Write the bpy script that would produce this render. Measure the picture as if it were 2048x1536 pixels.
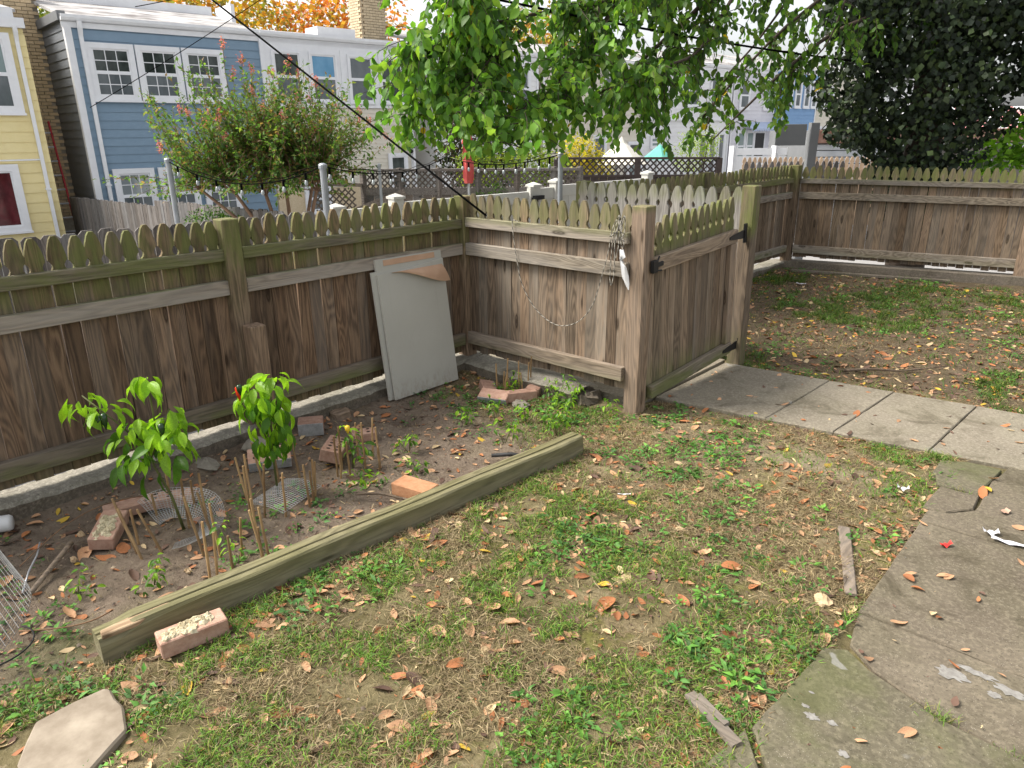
import bpy, math, random
import numpy as np
from mathutils import Vector, Matrix, Euler

S = bpy.context.scene
for o in list(bpy.data.objects):
    bpy.data.objects.remove(o)
COL = S.collection
R = math.radians

# ------------------------------------------------------------------ camera
CAM = (3.627, -3.51, 1.62)
AZ, PITCH, ROLL = R(42.3), R(19.237), R(-0.573)
cam = bpy.data.cameras.new('camera'); camo = bpy.data.objects.new('camera', cam); COL.objects.link(camo)
cam.sensor_width = 36; cam.lens = 1450 / 2048 * 36; cam.clip_start = .05; cam.clip_end = 600
fw = Vector((-math.sin(AZ) * math.cos(PITCH), math.cos(AZ) * math.cos(PITCH), -math.sin(PITCH)))
rt0 = Vector((math.cos(AZ), math.sin(AZ), 0)); up0 = rt0.cross(fw)
rt = rt0 * math.cos(ROLL) + up0 * math.sin(ROLL); up = fw.cross(rt) * -1
camo.matrix_world = Matrix((rt, up, -fw)).transposed().to_4x4()
camo.location = CAM
S.camera = camo

# ------------------------------------------------------------------ sky, sun, exposure
SUN_EL, SUN_DIR = R(50), Vector((-.80, -.60))          # hazy sun from beyond the left fence
w = bpy.data.worlds.new('World'); S.world = w; w.use_nodes = True
nt = w.node_tree; nt.nodes.clear()
sky = nt.nodes.new('ShaderNodeTexSky'); sky.sky_type = 'NISHITA'; sky.sun_disc = False
sky.sun_elevation = SUN_EL; sky.sun_rotation = math.atan2(SUN_DIR.x, SUN_DIR.y)
sky.air_density = 1.0; sky.dust_density = 4.0; sky.ozone_density = 1.0
hs = nt.nodes.new('ShaderNodeHueSaturation'); hs.inputs['Saturation'].default_value = .2
bg = nt.nodes.new('ShaderNodeBackground'); bg.inputs['Strength'].default_value = .15
wo = nt.nodes.new('ShaderNodeOutputWorld')
nt.links.new(sky.outputs[0], hs.inputs['Color']); nt.links.new(hs.outputs[0], bg.inputs['Color']); nt.links.new(bg.outputs[0], wo.inputs['Surface'])
sl = bpy.data.lights.new('sun', 'SUN'); sl.energy = 2.3; sl.angle = R(18); sl.color = (1, .93, .82)
so = bpy.data.objects.new('sun', sl); COL.objects.link(so)
so.rotation_euler = Vector((SUN_DIR.x * math.cos(SUN_EL), SUN_DIR.y * math.cos(SUN_EL), math.sin(SUN_EL))).to_track_quat('Z', 'Y').to_euler()
so.location = (-5, -3, 8)
S.render.engine = 'CYCLES'
S.view_settings.view_transform = 'Standard'; S.view_settings.look = 'None'
S.view_settings.exposure = 1.14; S.view_settings.gamma = 1

# ------------------------------------------------------------------ helpers: objects
rng = np.random.default_rng(7); random.seed(7)
U = random.uniform
LABELS = {}

def tag(o, label=None, cat=None, group=None, kind=None):
    if label: o['label'] = label
    if cat: o['category'] = cat
    if group: o['group'] = group
    if kind: o['kind'] = kind
    return o

def thing(name, label, cat, loc=(0, 0, 0), rotz=0., group=None):
    o = bpy.data.objects.new(name, None); COL.objects.link(o)
    o.location = loc; o.rotation_euler = (0, 0, rotz); o.empty_display_size = .1
    return tag(o, label, cat, group)

def ob(name, me, parent=None, loc=(0, 0, 0), rot=(0, 0, 0), scale=(1, 1, 1), mat=None):
    o = bpy.data.objects.new(name, me); COL.objects.link(o)
    o.parent = parent; o.location = loc; o.rotation_euler = rot
    o.scale = scale if hasattr(scale, '__len__') else (scale,) * 3
    if mat is not None:
        if not me.materials: me.materials.append(mat)
        elif me.materials[0] != mat:
            o.material_slots[0].link = 'OBJECT'; o.material_slots[0].material = mat
    return o

class MB:
    def __init__(s): s.v = []; s.f = []
    def add(s, vs, fs):
        n = len(s.v); s.v += [tuple(x) for x in vs]; s.f += [tuple(i + n for i in f) for f in fs]; return s
    def box(s, c, d, rot=None):
        x, y, z = d[0] / 2, d[1] / 2, d[2] / 2
        vs = [Vector(p) for p in ((-x, -y, -z), (x, -y, -z), (x, y, -z), (-x, y, -z), (-x, -y, z), (x, -y, z), (x, y, z), (-x, y, z))]
        if rot is not None: 
            m = Euler(rot).to_matrix(); vs = [m @ v for v in vs]
        c = Vector(c)
        return s.add([v + c for v in vs], [(3, 2, 1, 0), (4, 5, 6, 7), (0, 1, 5, 4), (1, 2, 6, 5), (2, 3, 7, 6), (3, 0, 4, 7)])
    def bb(s, x0, x1, y0, y1, z0, z1):
        return s.box(((x0 + x1) / 2, (y0 + y1) / 2, (z0 + z1) / 2), (abs(x1 - x0), abs(y1 - y0), abs(z1 - z0)))
    def bar(s, a, b, wd, th, upv=(0, 0, 1)):
        a, b = Vector(a), Vector(b); t = (b - a); L = t.length; t.normalize(); u = Vector(upv)
        sd = t.cross(u); 
        if sd.length < 1e-4: sd = t.cross(Vector((1, 0, 0)))
        sd.normalize(); u = sd.cross(t)
        vs = []
        for p in (a, b):
            for i, j in ((-1, -1), (1, -1), (1, 1), (-1, 1)): vs.append(p + sd * (i * th / 2) + u * (j * wd / 2))
        return s.add(vs, [(0, 1, 2, 3), (7, 6, 5, 4), (0, 4, 5, 1), (1, 5, 6, 2), (2, 6, 7, 3), (3, 7, 4, 0)])
    def tube(s, pts, r, n=6, cap=True):
        pts = [Vector(p) for p in pts]; k = len(pts)
        rs = r if hasattr(r, '__len__') else [r] * k
        vs = []; ref = Vector((.31, .27, .91)).normalized()
        for i, p in enumerate(pts):
            t = (pts[min(i + 1, k - 1)] - pts[max(i - 1, 0)]).normalized()
            a = t.cross(ref)
            if a.length < .05: a = t.cross(Vector((1, 0, 0)))
            a.normalize(); b = t.cross(a)
            for j in range(n):
                q = 2 * math.pi * j / n; vs.append(p + (a * math.cos(q) + b * math.sin(q)) * rs[i])
        fs = [(i * n + j, i * n + (j + 1) % n, (i + 1) * n + (j + 1) % n, (i + 1) * n + j) for i in range(k - 1) for j in range(n)]
        if cap: fs += [tuple(range(n))[::-1], tuple((k - 1) * n + j for j in range(n))]
        return s.add(vs, fs)
    def prism(s, poly, axis, a, b):
        """poly of (p,q) pairs extruded along axis 0/1/2 from a to b"""
        def m(p, q, h): return ((h, p, q), (p, h, q), (p, q, h))[axis]
        k = len(poly); vs = [m(p, q, a) for p, q in poly] + [m(p, q, b) for p, q in poly]
        fs = [tuple(range(k)), tuple(range(2 * k - 1, k - 1, -1))] + [(i, k + i, k + (i + 1) % k, (i + 1) % k) for i in range(k)]
        return s.add(vs, fs)
    def lathe(s, c, prof, n=16):
        c = Vector(c); vs = []
        for r, z in prof:
            for j in range(n): vs.append(c + Vector((r * math.cos(2 * math.pi * j / n), r * math.sin(2 * math.pi * j / n), z)))
        k = len(prof); fs = [(i * n + j, i * n + (j + 1) % n, (i + 1) * n + (j + 1) % n, (i + 1) * n + j) for i in range(k - 1) for j in range(n)]
        return s.add(vs, fs + [tuple(range(n))[::-1], tuple((k - 1) * n + j for j in range(n))])
    def jitter(s, amt, seed=0):
        r = random.Random(seed); s.v = [(x + r.uniform(-amt, amt), y + r.uniform(-amt, amt), z + r.uniform(-amt, amt)) for x, y, z in s.v]; return s
    def mesh(s, name, mat=None, off=(0, 0, 0), smooth=False, bevel=0.):
        me = bpy.data.meshes.new(name)
        me.from_pydata([(x - off[0], y - off[1], z - off[2]) for x, y, z in s.v], [], s.f)
        import bmesh
        bm = bmesh.new(); bm.from_mesh(me); bmesh.ops.recalc_face_normals(bm, faces=bm.faces)
        if bevel: bmesh.ops.bevel(bm, geom=bm.edges[:], offset=bevel, segments=1, affect='EDGES', clamp_overlap=True)
        bm.to_mesh(me); bm.free()
        if mat: me.materials.append(mat)
        if smooth: me.polygons.foreach_set('use_smooth', [True] * len(me.polygons))
        return me
    def build(s, name, mat, parent=None, rel=True, smooth=False, bevel=0.):
        off = tuple(parent.location) if (parent is not None and rel) else (0, 0, 0)
        return ob(name, s.mesh(name, mat, off, smooth, bevel), parent)
    def solo(s, name, mat, label, cat, base, group=None, smooth=False, bevel=0.):
        o = ob(name, s.mesh(name, mat, base, smooth, bevel), None, base); return tag(o, label, cat, group)

def tri_mesh(name, V, F, mat, col=None, smooth=False):
    """V (n,3), F (m,3) numpy"""
    me = bpy.data.meshes.new(name)
    me.vertices.add(len(V)); me.vertices.foreach_set('co', np.ascontiguousarray(V, np.float32).ravel())
    me.loops.add(F.size); me.loops.foreach_set('vertex_index', np.ascontiguousarray(F, np.int32).ravel())
    me.polygons.add(len(F)); me.polygons.foreach_set('loop_start', np.arange(0, F.size, F.shape[1], dtype=np.int32))
    me.update(calc_edges=True)
    if col is not None:
        a = me.color_attributes.new('Col', 'FLOAT_COLOR', 'POINT')
        a.data.foreach_set('color', np.ascontiguousarray(np.c_[col, np.ones(len(col))], np.float32).ravel())
    if smooth: me.polygons.foreach_set('use_smooth', [True] * len(F))
    if mat: me.materials.append(mat)
    return me

def norm(a): return a / np.maximum(np.linalg.norm(a, axis=-1, keepdims=True), 1e-9)

# leaf templates: x along, y across, z up
T_BLADE = (np.array([(0, .5, 0), (0, -.5, 0), (.55, .38, .10), (.55, -.38, .10), (1, 0, -.06)], float), np.array([(0, 1, 3), (0, 3, 2), (2, 3, 4)]))
T_DIAM = (np.array([(0, 0, 0), (.42, .5, .09), (.42, -.5, .09), (1, 0, -.1), (.5, 0, .02)], float), np.array([(0, 2, 4), (0, 4, 1), (4, 2, 3), (4, 3, 1)]))
T_OVAL = (np.array([(0, 0, 0), (.22, .40, .05), (.22, -.40, .05), (.55, .46, .07), (.55, -.46, .07), (1, 0, -.16), (.3, 0, .0), (.65, 0, -.02)], float),
          np.array([(0, 2, 6), (0, 6, 1), (2, 4, 7), (2, 7, 6), (1, 6, 7), (1, 7, 3), (4, 5, 7), (3, 7, 5)]))

def cloud(pos, dirs, size, aspect, tmpl, col, nrm=None, curl=1.):
    T, F = tmpl; n = len(pos); e1 = norm(dirs)
    if nrm is None: nrm = np.c_[rng.normal(0, .5, n), rng.normal(0, .5, n), np.ones(n)]
    e2 = norm(np.cross(nrm, e1)); e3 = np.cross(e1, e2)
    sz = np.broadcast_to(np.asarray(size, float), (n,))[:, None, None]; asp = np.broadcast_to(np.asarray(aspect, float), (n,))[:, None, None]
    cu = np.broadcast_to(np.asarray(curl, float), (n,))[:, None, None]
    V = pos[:, None, :] + sz * (T[None, :, 0:1] * e1[:, None, :] + asp * T[None, :, 1:2] * e2[:, None, :] + cu * T[None, :, 2:3] * e3[:, None, :])
    FF = F[None] + (np.arange(n) * len(T))[:, None, None]
    C = np.repeat(col, len(T), axis=0)
    return V.reshape(-1, 3), FF.reshape(-1, 3), C

def join(parts):
    V, F, C = [], [], []; k = 0
    for v, f, c in parts: V.append(v); F.append(f + k); C.append(c); k += len(v)
    return np.concatenate(V), np.concatenate(F), np.concatenate(C)

_tab = np.random.default_rng(3).random((256, 256))
def vn(x, y, sc=1., seed=0):
    x = np.asarray(x, float) * sc + seed * 17.3; y = np.asarray(y, float) * sc + seed * 9.1
    xi, yi = np.floor(x).astype(int), np.floor(y).astype(int); fx, fy = x - xi, y - yi
    fx = fx * fx * (3 - 2 * fx); fy = fy * fy * (3 - 2 * fy)
    g = lambda a, b: _tab[a & 255, b & 255]
    return (g(xi, yi) * (1 - fx) + g(xi + 1, yi) * fx) * (1 - fy) + (g(xi, yi + 1) * (1 - fx) + g(xi + 1, yi + 1) * fx) * fy
def fbm(x, y, sc, seed=0, o=4):
    r = 0; a = .5; t = 0
    for i in range(o): r = r + a * vn(x, y, sc * 2 ** i, seed + i); t += a; a *= .5
    return r / t
def sstep(a, b, x): 
    t = np.clip((np.asarray(x, float) - a) / (b - a), 0, 1); return t * t * (3 - 2 * t)

# ------------------------------------------------------------------ helpers: materials
class NT:
    def __init__(s, name):
        s.m = bpy.data.materials.new(name); s.m.use_nodes = True; s.t = s.m.node_tree; s.t.nodes.clear()
        s.out = s.t.nodes.new('ShaderNodeOutputMaterial')
    def n(s, typ, ins=None, **pr):
        nd = s.t.nodes.new('ShaderNode' + typ)
        for k, v in pr.items(): setattr(nd, k, v)
        for k, v in (ins or {}).items():
            sk = nd.inputs[k]
            if isinstance(v, bpy.types.NodeSocket): s.t.links.new(v, sk)
            else:
                if isinstance(v, tuple) and len(v) == 3 and sk.type == 'RGBA': v = (*v, 1)
                sk.default_value = v
        return nd
    def math(s, op, a, b=0., c=None, clamp=False):
        nd = s.n('Math', {0: a, 1: b}, operation=op, use_clamp=clamp)
        if c is not None:
            if isinstance(c, bpy.types.NodeSocket): s.t.links.new(c, nd.inputs[2])
            else: nd.inputs[2].default_value = c
        return nd.outputs[0]
    def mix(s, f, a, b, bt='MIX'):
        nd = s.n('Mix', data_type='RGBA', blend_type=bt)
        for k, v in ((0, f), (6, a), (7, b)):
            if isinstance(v, bpy.types.NodeSocket): s.t.links.new(v, nd.inputs[k])
            else: nd.inputs[k].default_value = (*v, 1) if isinstance(v, tuple) and len(v) == 3 else v
        return nd.outputs[2]
    def noise(s, vec, scale, detail=4, rough=.6, dist=0.):
        return s.n('TexNoise', {'Vector': vec, 'Scale': scale, 'Detail': detail, 'Roughness': rough, 'Distortion': dist}).outputs[0]
    def ramp(s, f, *st):
        nd = s.n('ValToRGB', {0: f}); e = nd.color_ramp.elements
        while len(e) < len(st): e.new(.5)
        for k, (p, c) in enumerate(st): e[k].position = p; e[k].color = (*c, 1) if len(c) == 3 else c
        return nd.outputs[0]
    def rng(s, v, a, b, c=0., d=1., smooth=True):
        return s.n('MapRange', {0: v, 1: a, 2: b, 3: c, 4: d}, interpolation_type='SMOOTHSTEP' if smooth else 'LINEAR', clamp=True).outputs[0]
    def mapping(s, vec, scale=(1, 1, 1), loc=(0, 0, 0)):
        return s.n('Mapping', {'Vector': vec, 'Scale': scale, 'Location': loc}).outputs[0]
    def rnd(s): return s.n('ObjectInfo').outputs['Random']
    def obj(s, jit=True):
        c = s.n('TexCoord').outputs['Object']
        if jit:
            r = s.rnd(); v = s.n('CombineXYZ', {0: s.math('MULTIPLY', r, 31.), 1: s.math('MULTIPLY', r, 57.), 2: s.math('MULTIPLY', r, 13.)}).outputs[0]
            c = s.n('VectorMath', {0: c, 1: v}, operation='ADD').outputs[0]
        return c
    def pos(s): return s.n('NewGeometry').outputs['Position']
    def bump(s, h, strength=.3, dist=.01): return s.n('Bump', {'Height': h, 'Strength': strength, 'Distance': dist}).outputs[0]
    def done(s, color, rough=.8, normal=None, spec=.3, metal=0., **extra):
        ins = {'Base Color': color, 'Roughness': rough, 'Specular IOR Level': spec, 'Metallic': metal}; ins.update(extra)
        if normal is not None: ins['Normal'] = normal
        b = s.n('BsdfPrincipled', ins); s.t.links.new(b.outputs[0], s.out.inputs[0]); s.bsdf = b
        return s.m

def simple(name, c1, c2, scale=8., rough=.8, bump=.15, rand=.0, spec=.3, metal=0., stretch=(1, 1, 1), det=5, bd=.004, world=False):
    t = NT(name); v = t.mapping(t.pos() if world else t.obj(), stretch)
    f = t.noise(v, scale, det, .6); c = t.ramp(f, (.3, c1), (.7, c2))
    if rand:
        k = t.math('MULTIPLY_ADD', t.rnd(), rand * 2, 1 - rand); c = t.mix(1., c, t.n('CombineColor', {0: k, 1: k, 2: k}).outputs[0], 'MULTIPLY')
    return t.done(c, rough, t.bump(f, bump, bd) if bump else None, spec, metal)

def wood(name, axis, dark, light, algae=None, grey=.35, rand=.28, green=(.10, .11, .036), weather=(.27, .24, .21), bump=.5):
    t = NT(name); o = t.obj()
    k = [26, 26, 26]; k[axis] = 1.6; kr = [7., 7., 7.]; kr[axis] = .75; kk = [11, 11, 11]; kk[axis] = 2.6
    fine = t.noise(t.mapping(o, tuple(k)), 3.2, 8, .68, .3)
    low = t.noise(t.mapping(o, tuple(kr)), 1.3, 2, .5, .25)
    ring = t.math('MULTIPLY_ADD', t.math('SINE', t.math('MULTIPLY', low, 95.)), .5, .5)
    hair = t.noise(t.mapping(o, tuple(x * 4.5 for x in k)), 3., 3, .6)
    g = t.math('ADD', t.math('ADD', t.math('MULTIPLY', fine, .52), t.math('MULTIPLY', ring, .19)), t.math('MULTIPLY', hair, .27))
    c = t.ramp(g, (.30, tuple(x * .7 for x in dark)), (.5, tuple((a * .55 + b * .45) for a, b in zip(dark, light))), (.74, tuple(x * 1.12 for x in light)))
    r2 = t.math('FRACT', t.math('MULTIPLY', t.rnd(), 7.31))
    wth = t.math('MULTIPLY', t.rng(t.noise(t.mapping(o, tuple(x * .12 for x in k)), 2.1, 5, .65), .38, .66, .1, grey), t.math('MULTIPLY_ADD', r2, 1.3, .35), clamp=True)
    c = t.mix(wth, c, t.mix(.55, weather, c, 'MULTIPLY') if False else weather)
    kn = t.n('TexVoronoi', {'Vector': t.mapping(o, tuple(kk)), 'Scale': 1., 'Randomness': 1.}, feature='F1').outputs['Distance']
    c = t.mix(t.math('MULTIPLY', t.rng(kn, .09, .20, .9, 0.), t.rng(t.math('SINE', t.math('MULTIPLY', kn, 70.)), -1., 1., .65, 1.)), c, tuple(x * .38 for x in dark))
    k0 = 1. if 'timber' in name else .93; r = t.math('MULTIPLY_ADD', t.rnd(), rand * 2 * k0, (1 - rand) * k0); r3 = t.math('FRACT', t.math('MULTIPLY', t.rnd(), 13.7)); c = t.mix(1., c, t.n('CombineColor', {0: r, 1: t.math('MULTIPLY', r, t.math('MULTIPLY_ADD', r3, .10, .94)), 2: t.math('MULTIPLY', r, t.math('MULTIPLY_ADD', r3, .18, .87))}).outputs[0], 'MULTIPLY')
    if algae:
        z = t.n('SeparateXYZ', {0: t.pos()}).outputs[2]; k2 = [3, 3, 3]; k2[axis] = .8
        nz = t.noise(t.mapping(o, tuple(x * 2.2 for x in k2)), 1.6, 5, .7)
        m = None
        for a, b, amt in algae:
            q = t.math('MULTIPLY', t.rng(z, a, b), t.rng(nz, .34, .62, .12, amt)); m = q if m is None else t.math('MAXIMUM', m, q)
        gc = t.mix(fine, tuple(x * .6 for x in green), tuple(x * 1.9 for x in green)); c = t.mix(m, c, gc)
    return t.done(c, .86, t.bump(g, bump, .004), .2)

def leafmat(name, trans=.4, attr=True, col=(.1, .2, .03), rand=.3, rough=.5, gain=1.):
    t = NT(name)
    c = t.n('Attribute', attribute_name='Col').outputs[0] if attr else None
    if not attr:
        r = t.rnd(); k = t.math('MULTIPLY_ADD', r, rand * 2, 1 - rand)
        f = t.noise(t.obj(), 22., 3, .6); c = t.ramp(f, (.3, tuple(x * .8 for x in col)), (.7, tuple(min(1, x * 1.2) for x in col)))
        c = t.mix(1., c, t.n('CombineColor', {0: k, 1: k, 2: k}).outputs[0], 'MULTIPLY')
    p = t.n('BsdfPrincipled', {'Base Color': c, 'Roughness': rough, 'Specular IOR Level': .3})
    tr = t.n('BsdfTranslucent', {'Color': t.mix(1., c, (1.0 * gain, 1.05 * gain, .5 * gain), 'MULTIPLY')})
    mx = t.n('MixShader', {0: trans, 1: p.outputs[0], 2: tr.outputs[0]}); t.t.links.new(mx.outputs[0], t.out.inputs[0])
    return t.m

def concrete(name, c1, c2, moss=0., speck=.5, stain=(.24, .235, .22)):
    t = NT(name); p = t.pos()
    big = t.noise(p, 2.2, 6, .62); fine = t.noise(p, 60., 4, .7); c = t.ramp(big, (.3, c1), (.72, c2))
    c = t.mix(t.rng(fine, .42, .70, 0., .6), c, tuple(x * 1.5 for x in c2)); c = t.mix(t.rng(t.noise(p, 95., 3, .7), .45, .28, 0., .7), c, tuple(x * .45 for x in c1)); c = t.mix(t.rng(t.noise(p, 14., 5, .7), .55, .72, 0., .45), c, tuple(x * .62 for x in c1))
    v = t.n('TexVoronoi', {'Vector': p, 'Scale': 130.}).outputs['Distance']
    c = t.mix(t.math('MULTIPLY', t.rng(v, .05, .16, speck, 0.), t.rng(t.noise(p, 9., 2), .4, .6)), c, (.50, .47, .40))
    bs = t.rng(t.noise(p, 3.1, 6, .72, .8), .50, .70, 0., .75); c = t.mix(bs, c, tuple(x * .5 * k for x, k in zip(c1, (1., .93, .85))))
    if moss:
        m = t.math('MULTIPLY', t.rng(t.noise(p, 3.1, 6, .66), .38, .62), moss); c = t.mix(m, c, t.mix(fine, (.055, .065, .022), (.13, .135, .055)))
    ws = t.rng(t.noise(t.mapping(p, (1, 1, 1), (3.3, 1.7, 0)), 5.5, 4, .55, .8), .685, .72, 0., .6); c = t.mix(ws, c, stain)
    h = t.math('ADD', t.math('MULTIPLY', fine, .5), big)
    return t.done(c, .9, t.bump(h, .7, .008), .2)

def brickmat(name, c1, c2, rand=.3):
    t = NT(name); o = t.obj(); f = t.noise(o, 30., 6, .7); c = t.ramp(f, (.3, c1), (.7, c2))
    sp = t.n('TexVoronoi', {'Vector': o, 'Scale': 170.}).outputs['Distance']; c = t.mix(t.rng(sp, .08, .22, .45, 0.), c, tuple(x * .35 for x in c1))
    k = t.math('MULTIPLY_ADD', t.rnd(), rand * 2, 1 - rand); c = t.mix(1., c, t.n('CombineColor', {0: k, 1: k, 2: k}).outputs[0], 'MULTIPLY')
    return t.done(c, .88, t.bump(f, .5, .004), .2)

M = {}
BR_D, BR_L = (.070, .042, .026), (.24, .156, .097)
M['picket'] = wood('fence picket wood', 2, BR_D, BR_L, [(.80, 1.02, .9), (.30, .14, .3)], .28, .36, green=(.10, .11, .036))
M['rail_y'] = wood('fence rail wood', 1, (.10, .075, .055), (.27, .22, .17), [(1.0, 1.03, .6), (.28, .2, .75), (.895, .903, .8)], .55, weather=(.30, .27, .24))
M['rail_x'] = wood('fence rail wood across', 0, (.095, .073, .052), (.27, .225, .17), [(1.03, 1.065, .5), (.24, .2, .25)], .6, weather=(.31, .28, .25))
M['post'] = wood('fence post wood', 2, (.095, .066, .044), (.26, .185, .125), [(.62, 1.12, .9)], .35)
M['gatepost'] = wood('gate post wood', 2, (.105, .071, .047), (.255, .18, .122), [(1.17, 1.215, .8)], .3)
M['shortpicket'] = wood('short fence picket wood', 2, (.075, .050, .033), (.265, .19, .13), [(.98, 1.12, .62)], .5, .36, weather=(.27, .245, .21))
M['gatepicket'] = wood('gate picket wood', 2, (.10, .069, .045), (.275, .203, .138), [(.88, 1.0, .98), (.36, .12, .7)], .5)
M['gaterail'] = wood('gate rail wood', 1, (.13, .095, .068), (.33, .27, .20), [(.2, .12, .85)], .5)
M['greypicket'] = wood('weathered grey picket wood', 2, (.14, .128, .115), (.31, .295, .27), [(1.1, 1.19, .6)], .6, weather=(.32, .305, .285))
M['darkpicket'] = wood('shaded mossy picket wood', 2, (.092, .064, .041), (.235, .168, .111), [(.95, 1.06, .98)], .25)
M['farpost'] = wood('far post wood', 2, (.08, .055, .036), (.20, .14, .09), [(.8, 1.15, .9)], .25)
M['beam'] = wood('mossy timber', 1, (.075, .064, .036), (.25, .222, .135), [(.0, .085, .42)], .45, rand=.02, green=(.085, .085, .022), weather=(.26, .24, .165))
M['scar'] = wood('fresh broken wood', 1, (.33, .21, .12), (.55, .40, .26), None, .1)
M['stockade'] = wood('grey stockade wood', 2, (.075, .067, .064), (.205, .19, .182), None, .6, weather=(.185, .176, .174))
M['deckwood'] = wood('old deck wood', 0, (.10, .085, .075), (.26, .23, .21), None, .5, weather=(.25, .23, .22))
M['brownwood'] = simple('dark brown stained fence', (.055, .04, .037), (.09, .068, .062), 14, .7, .2, .1)
M['stick'] = wood('old stick wood', 1, (.10, .068, .045), (.24, .175, .12), None, .4)
M['stickx'] = wood('old split wood', 0, (.07, .05, .036), (.17, .13, .095), None, .35, weather=(.17, .15, .13))
M['bamboo'] = simple('bamboo', (.16, .09, .04), (.36, .24, .115), 14, .55, .15, .35, .35, stretch=(1, 1, .15))
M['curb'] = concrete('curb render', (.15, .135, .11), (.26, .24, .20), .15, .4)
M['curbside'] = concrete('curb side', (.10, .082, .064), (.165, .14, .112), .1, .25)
M['slab'] = concrete('path concrete', (.16, .138, .104), (.225, .198, .152), .10, .9)
M['patio'] = concrete('patio concrete', (.084, .068, .049), (.152, .128, .093), .12, .9)
M['patiomoss'] = concrete('mossy patio concrete', (.078, .068, .046), (.138, .121, .083), .55, .9)
M['brick_red'] = brickmat('red brick', (.30, .165, .115), (.47, .31, .235))
M['brick_orange'] = brickmat('orange brick', (.32, .150, .075), (.45, .245, .135), .05)
M['brick_grey'] = brickmat('grey faced brick', (.20, .20, .20), (.36, .36, .355), .1)
M['brick_tan'] = brickmat('tan house brick', (.60, .45, .27), (.74, .58, .38), .14)
M['brick_yellow'] = brickmat('pale chimney brick', (.48, .38, .24), (.60, .50, .35), .12)
M['mortar'] = simple('mortar', (.34, .30, .24), (.46, .42, .35), 20, .9, .3)
M['drymortar'] = simple('old mortar lump', (.38, .32, .20), (.52, .46, .32), 30, .95, .6)
M['hole'] = simple('brick hole shade', (.03, .02, .015), (.05, .03, .02), 20)
t = NT('grey board paper'); p = t.pos(); z = t.n('SeparateXYZ', {0: p}).outputs[2]; f = t.noise(p, 2.5, 5, .6)
c = t.ramp(f, (.3, (.37, .36, .318)), (.7, (.41, .40, .356))); c = t.mix(t.math('MULTIPLY', t.rng(z, .17, .02), t.rng(t.noise(t.mapping(p, (1, 1, .5)), 22., 6, .75), .42, .66, 0., .55)), c, (.20, .155, .115))
c = t.mix(t.rng(t.noise(t.mapping(p, (3, 3, .5)), 5., 5, .7), .56, .74, 0., .22), c, (.26, .245, .21)); M['drywall'] = t.done(c, .8, t.bump(f, .05, .004), .2)
M['kraft'] = simple('brown board paper', (.40, .25, .16), (.47, .31, .21), 9, .85, .1)
M['gypsum'] = simple('gypsum core', (.45, .43, .38), (.58, .56, .50), 30, .95, .4)
M['white'] = simple('white paint', (.72, .73, .75), (.79, .80, .82), 5, .5, .03)
M['vinyl'] = simple('cream white vinyl', (.50, .49, .45), (.56, .55, .51), 3, .4, .02)
M['bluesiding'] = simple('blue siding', (.185, .27, .355), (.205, .295, .385), 6, .6, .08, .04)
M['greysiding'] = simple('blue grey siding', (.17, .185, .205), (.19, .205, .23), 6, .6, .08, .05)
M['yellowsiding'] = simple('yellow siding', (.76, .64, .32), (.80, .69, .37), 4, .55, .05, .03)
M['creamsiding'] = simple('cream siding', (.62, .575, .48), (.68, .635, .54), 4, .5, .05, .03)
M['lilacsiding'] = simple('pale grey siding', (.60, .59, .63), (.66, .65, .69), 4, .5, .05, .03)
M['whitesiding'] = simple('white siding', (.72, .72, .72), (.78, .78, .78), 4, .5, .05, .03)
M['farblue'] = simple('bright blue siding', (.16, .30, .52), (.19, .34, .57), 4, .5, .05, .03)
M['roof'] = simple('patched roof', (.12, .105, .10), (.56, .55, .54), 2.6, .85, .3, det=8, stretch=(.6, 1, 1))
M['roofdark'] = simple('roof edge', (.13, .11, .10), (.30, .26, .24), 7, .9, .3)
def glassmat(name, c1, c2, sc=2.):
    t = NT(name); f = t.noise(t.mapping(t.obj(), (1, 1, .6)), sc, 4, .6); return t.done(t.ramp(f, (.35, c1), (.65, c2)), .06, None, .5)
M['glass'] = glassmat('dark window glass', (.012, .018, .016), (.06, .075, .07), 3.)
M['glassgrey'] = glassmat('grey screened glass', (.09, .105, .115), (.16, .18, .19))
M['glasspale'] = glassmat('pale curtained glass', (.22, .25, .26), (.40, .43, .43))
M['glassgreen'] = glassmat('greenish blind glass', (.16, .22, .22), (.22, .29, .29))
M['glassred'] = glassmat('glass over red curtain', (.055, .008, .012), (.12, .018, .025), 5.)
M['glassblue'] = glassmat('glass over blue curtain', (.08, .25, .42), (.16, .36, .55))
M['steel'] = simple('galvanised steel', (.27, .29, .31), (.35, .37, .39), 12, .5, .05, 0, .5, .5)
M['black'] = simple('black painted iron', (.006, .006, .007), (.015, .015, .016), 20, .45, .1)
M['cable'] = simple('black cable', (.003, .003, .003), (.006, .006, .006), 9, .95, 0, 0, .03)
M['redpaint'] = simple('red fibreglass', (.36, .02, .03), (.48, .04, .05), 9, .5, 0)
M['alu'] = simple('aluminium rung', (.38, .39, .41), (.5, .51, .53), 9, .4, 0, 0, .5, .6)
M['wire'] = simple('mesh wire', (.28, .285, .285), (.42, .425, .425), 30, .5, 0, 0, .5, .3)
M['rust'] = simple('rusty wire', (.12, .06, .03), (.26, .15, .08), 30, .7, .1)
M['umbrella'] = simple('red umbrella cloth', (.42, .06, .055), (.55, .11, .10), 7, .8, .2)
M['canvas'] = simple('cream canvas', (.60, .57, .49), (.70, .67, .59), 4, .8, .1)
M['tent'] = simple('green canopy cloth', (.09, .34, .27), (.13, .42, .34), 4, .7, .1)
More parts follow.
